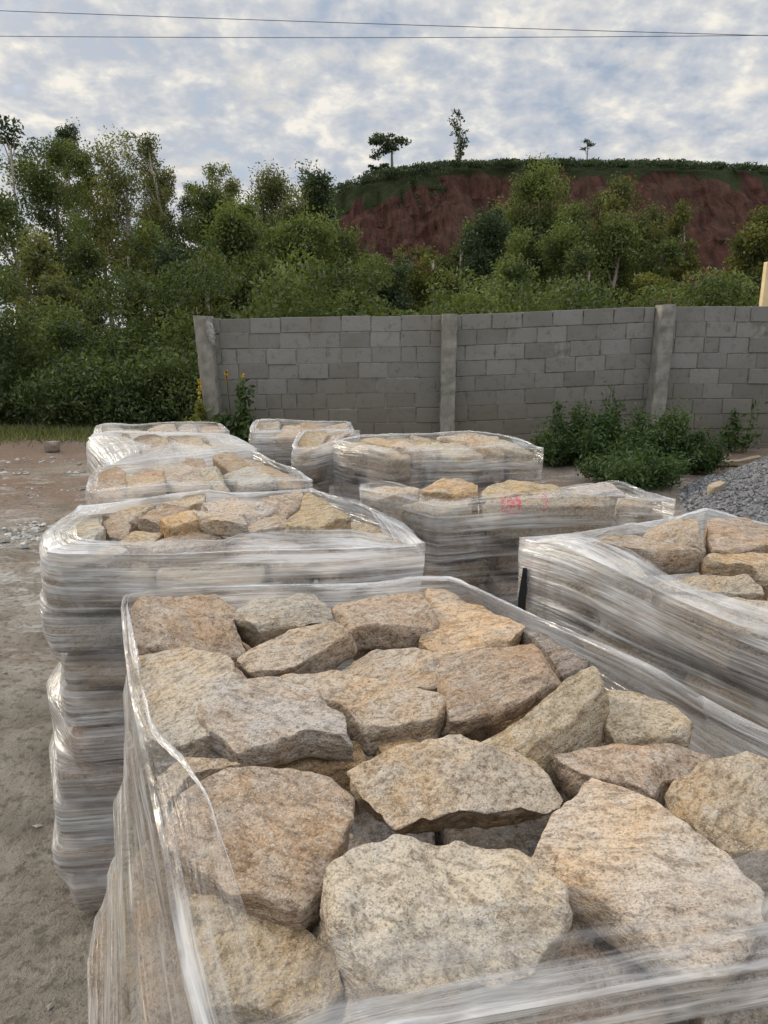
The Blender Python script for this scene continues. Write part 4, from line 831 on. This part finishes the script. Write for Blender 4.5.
TM([(480, 507), (540, 506), (600, 503), (610, 508), (500, 516)], .09, 'tan', 'low stone along the front film of the red marked pallet', (0, .1), -.015)
# --- pallet by the gravel heap
TR = lambda pix, th, t, lab, sl=(0, 0), dz=0.0: traced('R1', 1.05, pix, th, t, lab, GT['R1'], sl, dz, nth=88, hi=True, cuts=6)
TR([(640, 531), (664, 519), (696, 517), (709, 541), (690, 542), (643, 537)], .09, 'tan', 'tan slab at the back of the pallet by the gravel heap', (0, .15), .02)
TR([(587, 540), (615, 535), (702, 541), (700, 551), (657, 553), (634, 547)], .06, 'tan', 'long straight edged slab, middle of the gravel side pallet', (0, .10), .045)
TR([(706, 515), (744, 510), (780, 520), (795, 545), (737, 548), (713, 542)], .09, 'tan', 'wide tan slab at the back right, gravel side pallet', (0, .12), .018)
TR([(702, 553), (768, 548), (805, 572), (768, 574), (751, 566), (706, 560)], .08, 'gold', 'golden rough slab right of the straight edged one, gravel side pallet', (0, .15), .022)
TR([(650, 577), (695, 569), (744, 571), (764, 590), (712, 592), (670, 590)], .09, 'tan', 'tan slab at the front of the gravel side pallet', (0, .08), .008)
TR([(545, 546), (585, 541), (632, 556), (652, 575), (600, 573)], .10, 'pale', 'pale slab beneath film along the left edge, gravel side pallet', (0, .05), .01)
TR([(660, 592), (720, 595), (790, 600), (800, 640), (730, 625)], .10, 'pale', 'pale slab under film near the right edge, gravel side pallet', (0, .05), .005)
TR([(770, 590), (830, 580), (900, 620), (860, 650), (800, 630)], .10, 'tan', 'stone just outside the right edge of the gravel side pallet top', (0, .05), .005)

# --- the other pallet tops: rows of slabs set out over the quad
ORD = ['first', 'second', 'third', 'fourth', 'fifth', 'sixth', 'seventh', 'eighth', 'ninth', 'tenth', 'eleventh', 'twelfth']
def bil(q, u, v): return (1-v)*((1-u)*q[3]+u*q[2]) + v*((1-u)*q[0]+u*q[1])      # v: 0 front .. 1 back
def top_grid(pal, nu, nv, seed, lift=.03, fill=1.0, tints=('tan', 'gold', 'pale', 'tan', 'grey', 'brown')):
    rg = random.Random(seed); rows = {1: [''], 2: ['front', 'back'], 3: ['front', 'middle', 'back']}[nv]
    for j in range(nv):
        for i in range(nu):
            g = .008; u0, u1, v0, v1 = i/nu+g, (i+1)/nu-g, j/nv+g, (j+1)/nv-g; sh = rg.uniform(-.3, .3)/nu if nv > 1 and 0 < i < nu-1 else 0
            z = Z[pal]+rg.uniform(-.015, 1.0)*lift; P = []
            for (u, v) in ((u0, v0), ((u0+u1)/2, v0-.01), (u1, v0), (u1+.01, (v0+v1)/2), (u1, v1), ((u0+u1)/2, v1+.01), (u0, v1), (u0-.01, (v0+v1)/2)):
                uu, vv = min(1, max(0, u+rg.uniform(-.16, .16)/nu+sh)), min(1, max(0, v+rg.uniform(-.14, .14)/nv)); p = bil(Q[pal], uu, vv); P.append((p[0], p[1], z))
            t = rg.choice(tints); lab = f"{ORD[i]} stone from the left, {rows[j]} row on top, {SAY[pal]}".replace('  ', ' ').replace(', row', ', row') if nv > 1 else f"{ORD[i]} stone from the left on top of {SAY[pal]}"
            stone(pal, P, rg.uniform(.08, .12), t, lab, GT[pal], slope=(rg.uniform(-.12, .12), rg.uniform(.02, .24)), nth=40, cuts=6, rough=1.2)
top_grid('P3', 6, 2, 1, .03); top_grid('P4', 4, 1, 2, .02); top_grid('P5', 5, 1, 3, .02); top_grid('M3', 6, 2, 4, .032, tints=('gold', 'pale', 'gold', 'tan', 'pale')); top_grid('M4', 2, 1, 5, .02); top_grid('M5', 4, 1, 6, .03)

# --- stacked courses behind the film
def courses(pal, ia, ib, n, per, seed, inset=0.0, hc=.112, jut=.028, side='left', nth=36, first=.055, dep=(.19, .25), push=0.0, flare=0.0):
    rg = random.Random(seed); A, B = Q[pal][ia], Q[pal][ib]; C = sum(Q[pal])/4; ln = np.linalg.norm(B-A); e = (B-A)/ln; inn = np.array([-e[1], e[0]])
    if np.dot(C-A, inn) < 0: inn = -inn
    z = Z[pal]-first
    for k in range(n):
        cuts_ = [inset] + sorted(inset+(ln-inset)*((i+rg.uniform(-.22, .22))/per) for i in range(1, per)) + [ln]; h = hc*rg.uniform(.82, 1.12)
        for i in range(per):
            s0, s1 = cuts_[i]+.006, cuts_[i+1]-.006; d = rg.uniform(*dep); o = rg.uniform(-jut, jut*.5)*min(1, .25+k*.35) - (.018 if rg.random() < .25 and jut > 0 else 0) + push - k*flare; P = []
            sk = rg.uniform(-.02, .02)
            for (s, t) in ((s0+rg.uniform(0, .025), o+sk), (s0*.6+s1*.4, o-rg.uniform(0, .018)), (s0*.3+s1*.7, o-rg.uniform(0, .018)), (s1-rg.uniform(0, .03), o-sk), (s1, d*.5), (s1-rg.uniform(0, .04), d), ((s0+s1)/2, d+.01), (s0+rg.uniform(0, .04), d), (s0, d*.5)):
                p = A+e*s+inn*t; P.append((p[0], p[1], z))
            t_ = rg.choice(('tan', 'grey', 'pale', 'brown', 'grey', 'pink'))
            stone(pal, P, h*rg.uniform(.74, .92), t_, f"{ORD[i]} stone along, {ORD[k]} course down behind {side} film, {SAY[pal]}", GS[pal], slope=(rg.uniform(-.05, .05), rg.uniform(-.05, .05)), nth=nth, cuts=5)
        z -= h
courses('P1', 0, 3, 8, 3, 11, hc=.125, side='left', jut=.006, push=.035, flare=.021); courses('P1', 3, 2, 2, 3, 12, inset=.24, side='front', jut=0); courses('P1', 1, 2, 1, 4, 13, side='right', jut=0, push=.02)
courses('P2', 0, 3, 9, 2, 14, hc=.110, jut=.085, side='left', nth=48, push=-.01); courses('P2', 3, 2, 3, 3, 15, inset=.24, side='front', nth=48)
courses('R1', 0, 3, 6, 4, 17, hc=.12, side='left', nth=52, jut=.04); courses('M2', 3, 2, 5, 4, 18, inset=.22, hc=.10, side='front', nth=44, dep=(.34, .44)); courses('M2', 0, 3, 4, 2, 19, hc=.115, side='left', nth=44)
courses('M3', 3, 2, 3, 3, 20, inset=.2, side='front', jut=.014, push=.018); courses('M3', 0, 3, 4, 2, 21, side='left', jut=.014, push=.018); courses('M4', 3, 2, 3, 1, 22, side='front', dep=(.1, .12), jut=.014, push=.018); courses('M4', 0, 3, 3, 1, 23, side='left', dep=(.1, .12), jut=.014, push=.018)
courses('M5', 3, 2, 2, 2, 24, inset=.2, side='front', jut=.014, push=.018); courses('M5', 0, 3, 2, 1, 25, side='left', jut=.014, push=.018); courses('P3', 0, 3, 4, 2, 26, side='left', jut=.014, push=.018); courses('P3', 3, 2, 2, 3, 27, inset=.2, side='front', jut=.014, push=.018)
courses('P4', 0, 3, 4, 2, 28, side='left', jut=.04); courses('P4', 3, 2, 2, 3, 29, inset=.22, side='front', jut=.014, push=.018); courses('P5', 0, 3, 3, 1, 30, side='left', jut=.014, push=.018)

# ------------------------------------------------------------------ stretch film
def hull2(P):
    P = sorted(map(tuple, P)); lo, up = [], []
    for seq, out in ((P, lo), (P[::-1], up)):
        for p in seq:
            while len(out) >= 2 and (out[-1][0]-out[-2][0])*(p[1]-out[-2][1])-(out[-1][1]-out[-2][1])*(p[0]-out[-2][0]) <= 0: out.pop()
            out.append(p)
    return np.array(lo[:-1]+up[:-1])
def hull_r(Hp, th):
    A = Hp; B = np.roll(Hp, -1, 0); E = B-A; d = np.stack([np.cos(th), np.sin(th)], 1)
    den = d[:, None, 0]*E[None, :, 1]-d[:, None, 1]*E[None, :, 0]; num = (A[:, 0]*E[:, 1]-A[:, 1]*E[:, 0])[None]
    s = np.where(den > 1e-9, num/np.where(den > 1e-9, den, 1), 1e9); return s.min(1)
def csmooth(a, k):
    if k < 1: return a
    ker = np.hanning(2*k+3)[1:-1]; ker /= ker.sum(); return np.convolve(np.concatenate([a[-k:], a, a[:k]]), ker, 'valid')
def maxf(H, k):
    out = H.copy()
    for dx in range(-k, k+1):
        for dy in range(-k, k+1): out = np.maximum(out, np.roll(np.roll(H, dx, 0), dy, 1))
    return out
def blur(H, k):
    for ax in (0, 1):
        s = 0
        for d in range(-k, k+1): s = s+np.roll(H, d, ax)
        H = s/(2*k+1)
    return H
def film(pal, over, mat, label, nth=360, nz=56, K=14, zlo=.02, loose=1.0, roll=.0016, rim_up=0.0, taut=1, top=1.0, fade=.62, milk=None, straight=False):
    P = np.concatenate(PTS[pal]); q = np.array(Q[pal]); C = q.mean(0); Zt = Z[pal]; th = np.arange(nth)/nth*2*math.pi
    sh0 = C+(q-C)*(.985 if pal in 'P3P4P5M3M4M5' else .96); sh1 = C+(q-C)*top; rg = np.random.default_rng(abs(hash(pal)) % 99 if False else sum(map(ord, pal)))
    ca = [math.atan2(*(q[i]-C)[::-1]) % (2*math.pi) for i in (0, 3, 2, 1)]      # BL FL FR BR
    knots = {}; names = ['BL', 'L', 'FL', 'F', 'FR', 'R', 'BR', 'B']
    for i in range(4):
        knots[names[2*i]] = ca[i]; b_ = ca[(i+1) % 4]; dlt = (b_-ca[i]) % (2*math.pi); knots[names[2*i+1]] = (ca[i]+dlt/2) % (2*math.pi)
    ks = sorted((knots[n], over[n]) for n in names); xa = [k[0] for k in ks]; ya = [k[1] for k in ks]
    W = np.interp(th, [xa[-1]-2*math.pi]+xa+[xa[0]+2*math.pi], [ya[-1]]+ya+[ya[0]]); W = csmooth(W, nth//40)
    W = W*(1+.16*fbm(np.stack([np.cos(th)*2.2, np.sin(th)*2.2, np.full(nth, 3.3)], 1), 5, 3)*loose)
    # height field of the top stones
    cs = .02; lo = P[:, :2].min(0)-.1; hi = P[:, :2].max(0)+.1; nx, ny = ((hi-lo)/cs).astype(int)+1; Hf = np.full((nx, ny), -9.0)
    T = P[P[:, 2] > Zt-.2]; ii = ((T[:, :2]-lo)/cs).astype(int); np.maximum.at(Hf, (ii[:, 0], ii[:, 1]), T[:, 2])
    Hm = maxf(Hf, 2); Hm = np.where(Hm < 0, Zt-.06, Hm); Hm = np.maximum(blur(maxf(Hm, 2), 3), blur(Hm, 1)); Hs = blur(Hm, 1)
    def hz(X, Y):
        fx = np.clip((X-lo[0])/cs-.5, 0, nx-1.01); fy = np.clip((Y-lo[1])/cs-.5, 0, ny-1.01); i = fx.astype(int); j = fy.astype(int); a = fx-i; b = fy-j
        return Hs[i, j]*(1-a)*(1-b)+Hs[i+1, j]*a*(1-b)+Hs[i, j+1]*(1-a)*b+Hs[i+1, j+1]*a*b
    # wall of the wrap: taut round whatever sticks out at each height
    zs = np.linspace(zlo, Zt-.015, nz); RR = []
    for z in zs:
        sh = sh0+(sh1-sh0)*max(0, min(1, (z-Zt+.22)/.15)); S = P[np.abs(P[:, 2]-z) < .03]
        S = np.concatenate([S[:, :2], sh]) if len(S) else sh
        RR.append(hull_r(hull2(S-C), th))
    RR = np.array(RR); 
    Rs = RR.copy()
    for _ in range(taut): Rs = np.maximum(RR, (np.vstack([Rs[:1], Rs[:-1]])+Rs+np.vstack([Rs[1:], Rs[-1:]]))/3)
    RR = Rs+.004; XX = np.cos(th)[None]; YY = np.sin(th)[None]
    wr = fbm(np.stack([(th[None]*3.0+0*zs[:, None]).ravel(), (zs[:, None]*42+th[None]*1.5).ravel(), np.full(nth*nz, 1.7)], 1), 3, 2).reshape(nz, nth); RR = RR+.0016*wr*loose
    rim_r = RR[-3:].max(0)
    rimz = hz(C[0]+XX[0]*(rim_r-.035), C[1]+YY[0]*(rim_r-.035))
    rimz = csmooth(np.maximum(rimz, csmooth(rimz, nth//24)), nth//80)
    if straight: rimz = csmooth(np.maximum(rimz, csmooth(rimz, nth//8)), nth//12)
    rimz = rimz+rim_up
    rows = [np.stack([C[0]+XX[0]*RR[i], C[1]+YY[0]*RR[i], zs[i]+(rimz-zs[-1])*max(0, (i/(nz-1)-.55)/.45)**1.5], 1) for i in range(nz)]
    arc = np.concatenate([[0], np.cumsum(np.linalg.norm(np.diff(rows[nz//2], axis=0), axis=1))]); U = [arc]*nz; Vv = [np.full(nth, z) for z in zs]; Ly = [np.full(nth, 1.0) for z in zs]
    for i in range(nz): Ly[i] = 1.0+.08*math.exp(-((zs[i]-zs[-1])/.03)**2)+.12*fbm(np.stack([th*1.5, np.full(nth, zs[i]*6), np.full(nth, .4)], 1), 8, 2)
    prev = rimz; rows.append(rows[-1].copy()); U.append(arc); Vv.append(Vv[-1]); Ly.append(Ly[-1])   # a hard crease along the rim
    for j in range(1, K+1):
        s = (j/K)**1.15; rr_ = rim_r-.004-W*s; X = C[0]+XX[0]*rr_; Y = C[1]+YY[0]*rr_; zz = hz(X, Y)+.005
        dr = W*((j/K)**1.15-((j-1)/K)**1.15); zz = np.maximum(csmooth(zz, nth//90), prev-dr*.45); zz = np.maximum(zz, hz(X, Y)+.004); prev = zz
        zz = zz+(.0022*fbm(np.stack([th*16, np.full(nth, j*.35), np.full(nth, 6.1)], 1), 9, 3)+.0015)*loose*min(1, j/3)
        rows.append(np.stack([X, Y, zz], 1)); U.append(arc); Vv.append(zs[-1]+W*s); Ly.append((1.0-fade)*math.exp(-(s*2.5)**2)+fade*np.clip(1.2-W*s*2, .3, 1))
    V = np.concatenate(rows); n = len(rows); 
    for kn, am in (milk or {}).items():
        dl = np.abs((th-knots[kn]+math.pi) % (2*math.pi)-math.pi)
        for a in range(len(Ly)): Ly[a] = Ly[a]+am*np.exp(-(dl/.32)**2)*max(0, min(1, (a-nz*.75)/(nz*.25)))
    ly = np.concatenate(Ly); uv = np.stack([np.concatenate(U), np.concatenate(Vv)], 1)
    rws = np.array([a for a in range(n-1) if a != nz-1]); i = (np.arange(nth-1)[None]+nth*rws[:, None]).ravel(); F_ = [np.stack([i, i+1, i+1+nth, i+nth], 1)]
    # close the seam (it lies on the far side) with its own vertices so the texture does not run backwards
    m0 = len(V); seam = np.array([rows[a][0] for a in range(n)]); V = np.concatenate([V, seam]); uv = np.concatenate([uv, np.stack([np.full(n, arc[-1]+.01), [Vv[a][0] for a in range(n)]], 1)]); ly = np.concatenate([ly, [Ly[a][0] for a in range(n)]])
    F_.append(np.array([(a*nth+nth-1, m0+a, m0+a+1, a*nth+nth+nth-1) for a in rws]))
    if roll:                                                 # the film's edge has rolled into a cord
        mb = MB(); pts = rows[-1][::2]+np.array([0, 0, .002]); pts = np.concatenate([pts, pts[:1]]); rd = roll*np.maximum(.12, 2.2*(fbm(np.stack([np.arange(len(pts))*.05, np.zeros(len(pts)), np.zeros(len(pts))], 1), 4, 2)+.15))*np.interp(np.concatenate([W[::2], W[:1]]), [.03, .07], [1, .15])
        mb.tube(pts, rd, 5, cap=False); v2 = np.concatenate(mb.v); m1 = len(V); V = np.concatenate([V, v2]); kk = np.arange(len(v2)); uv = np.concatenate([uv, np.stack([kk//5*.02, (kk % 5)*.004], 1)]); ly = np.concatenate([ly, np.full(len(v2), 1.3)]); F_.append(np.concatenate(mb.q)+m1)
    o = link('stretch_film', mesh_np('stretch_film', V, F_, uv=uv, attr={'layers': ly}), mat)
    return tag(o, label, 'stretch film', 'stretch films wrapped round the stone pallets')
def ov(**k): return k
film('P1', ov(BL=.015, L=.014, FL=.085, F=.105, FR=.11, R=.035, BR=.018, B=.012), M_FILM_THIN, 'clear stretch film round the big open front pallet, golden glints on its left side', nth=720, nz=80, K=24, roll=.0024, taut=14, fade=.22, loose=.6, top=.965)
film('P2', ov(BL=.13, L=.09, FL=.08, F=.045, FR=.13, R=.05, BR=.03, B=.012), M_FILM, 'bulging stretch film with a crumpled top left corner, second pallet from the front left', nth=560, nz=100, K=18, milk={'BL': 1.6, 'FL': .6, 'FR': .5, 'F': .3}, straight=True, top=1.0)
film('P3', ov(BL=.03, L=.03, FL=.04, F=.035, FR=.08, R=.03, BR=.02, B=.01), M_FILM_THIN, 'stretch film with a white front lip, third pallet of the left row')
film('P4', ov(BL=.15, L=.18, FL=.22, F=.24, FR=.22, R=.18, BR=.15, B=.13), M_FILM_WHITE, 'milky white film covering nearly the whole pallet top, fourth in left row')
film('P5', ov(BL=.03, L=.03, FL=.04, F=.03, FR=.04, R=.03, BR=.02, B=.015), M_FILM_THIN, 'stretch film round the last pallet of the left row')
film('M2', ov(BL=.03, L=.03, FL=.05, F=.04, FR=.14, R=.04, BR=.02, B=.015), M_FILM_THIN, 'thin streaky film through which a red mark shows', nth=480, nz=70, K=16)
film('M3', ov(BL=.03, L=.04, FL=.05, F=.05, FR=.14, R=.04, BR=.03, B=.015), M_FILM_THIN, 'stretch film with a golden glint on the pallet beside the bush', nth=400, nz=60)
film('M4', ov(BL=.03, L=.03, FL=.03, F=.03, FR=.04, R=.03, BR=.03, B=.02), M_FILM_THIN, 'stretch film round the narrow pallet of the middle row')
film('M5', ov(BL=.03, L=.03, FL=.04, F=.03, FR=.05, R=.03, BR=.03, B=.015), M_FILM_THIN, 'stretch film round the pallet closest to the wall')
film('R1', ov(BL=.07, L=.08, FL=.10, F=.08, FR=.06, R=.03, BR=.03, B=.02), M_FILM, 'thick streaky stretch film on the pallet by the gravel heap', nth=620, nz=80, K=20, roll=.002, milk={'L': .45, 'BL': .5, 'FL': .3}, straight=True, top=1.0)  # left side whiter: milky film, with white glare put into the colour

# ------------------------------------------------------------------ small things
def strip(name, pts, wid, mat, label, cat):
    pts = [np.array(p) for p in pts]; mb = MB(); V = []
    for i, p in enumerate(pts):
        d = pts[min(i+1, len(pts)-1)]-pts[max(i-1, 0)]; d /= np.linalg.norm(d); s = np.cross(d, [0, 1.0, 0]); s /= np.linalg.norm(s); o = np.cross(d, s)*.002
        V += [p-s*wid/2-o, p+s*wid/2-o, p+s*wid/2+o, p-s*wid/2+o]
    n = len(pts); q = [(i*4+k, i*4+(k+1) % 4, i*4+4+(k+1) % 4, i*4+4+k) for i in range(n-1) for k in range(4)]+[(3, 2, 1, 0), (n*4-4, n*4-3, n*4-2, n*4-1)]
    mb.add(V, q); return tag(mb.build(name, mat, smooth=False), label, cat)
c = Q['R1'][0]; Yc = c[1]-.055
strip('black_strip', [at_y(527, 568, Yc), at_y(525, 580, Yc), at_y(522, 598, Yc), at_y(521, 622, Yc)], .020, M_BLACK, 'narrow black strip down the corner of the gravel side pallet', 'strip')  # a narrow black strip down the left corner, of no known material
# tan rock lying on the gravel
p = np.array([3.06, 6.68]); zr = float(gz(np.array([[p[0]]]), np.array([[p[1]]]))[0, 0])
o = stone('loose', [(p[0]-.07, p[1]-.04, zr+.07), (p[0]+.02, p[1]-.06, zr+.07), (p[0]+.08, p[1]-.01, zr+.07), (p[0]+.05, p[1]+.06, zr+.07), (p[0]-.05, p[1]+.05, zr+.07)], .11, 'tan', 'tan rock fragment lying on the slope of the grey gravel heap', None, slope=(.45, .1), nth=40)
g = at_z(52, 449, 0)
stone('loose', [(g[0]-.09, g[1]-.06, .1), (g[0]+.08, g[1]-.06, .1), (g[0]+.10, g[1]+.06, .1), (g[0]-.08, g[1]+.06, .1)], .14, 'dark', 'dark grey rock at the grass edge beside the track', None, nth=40, rough=2)
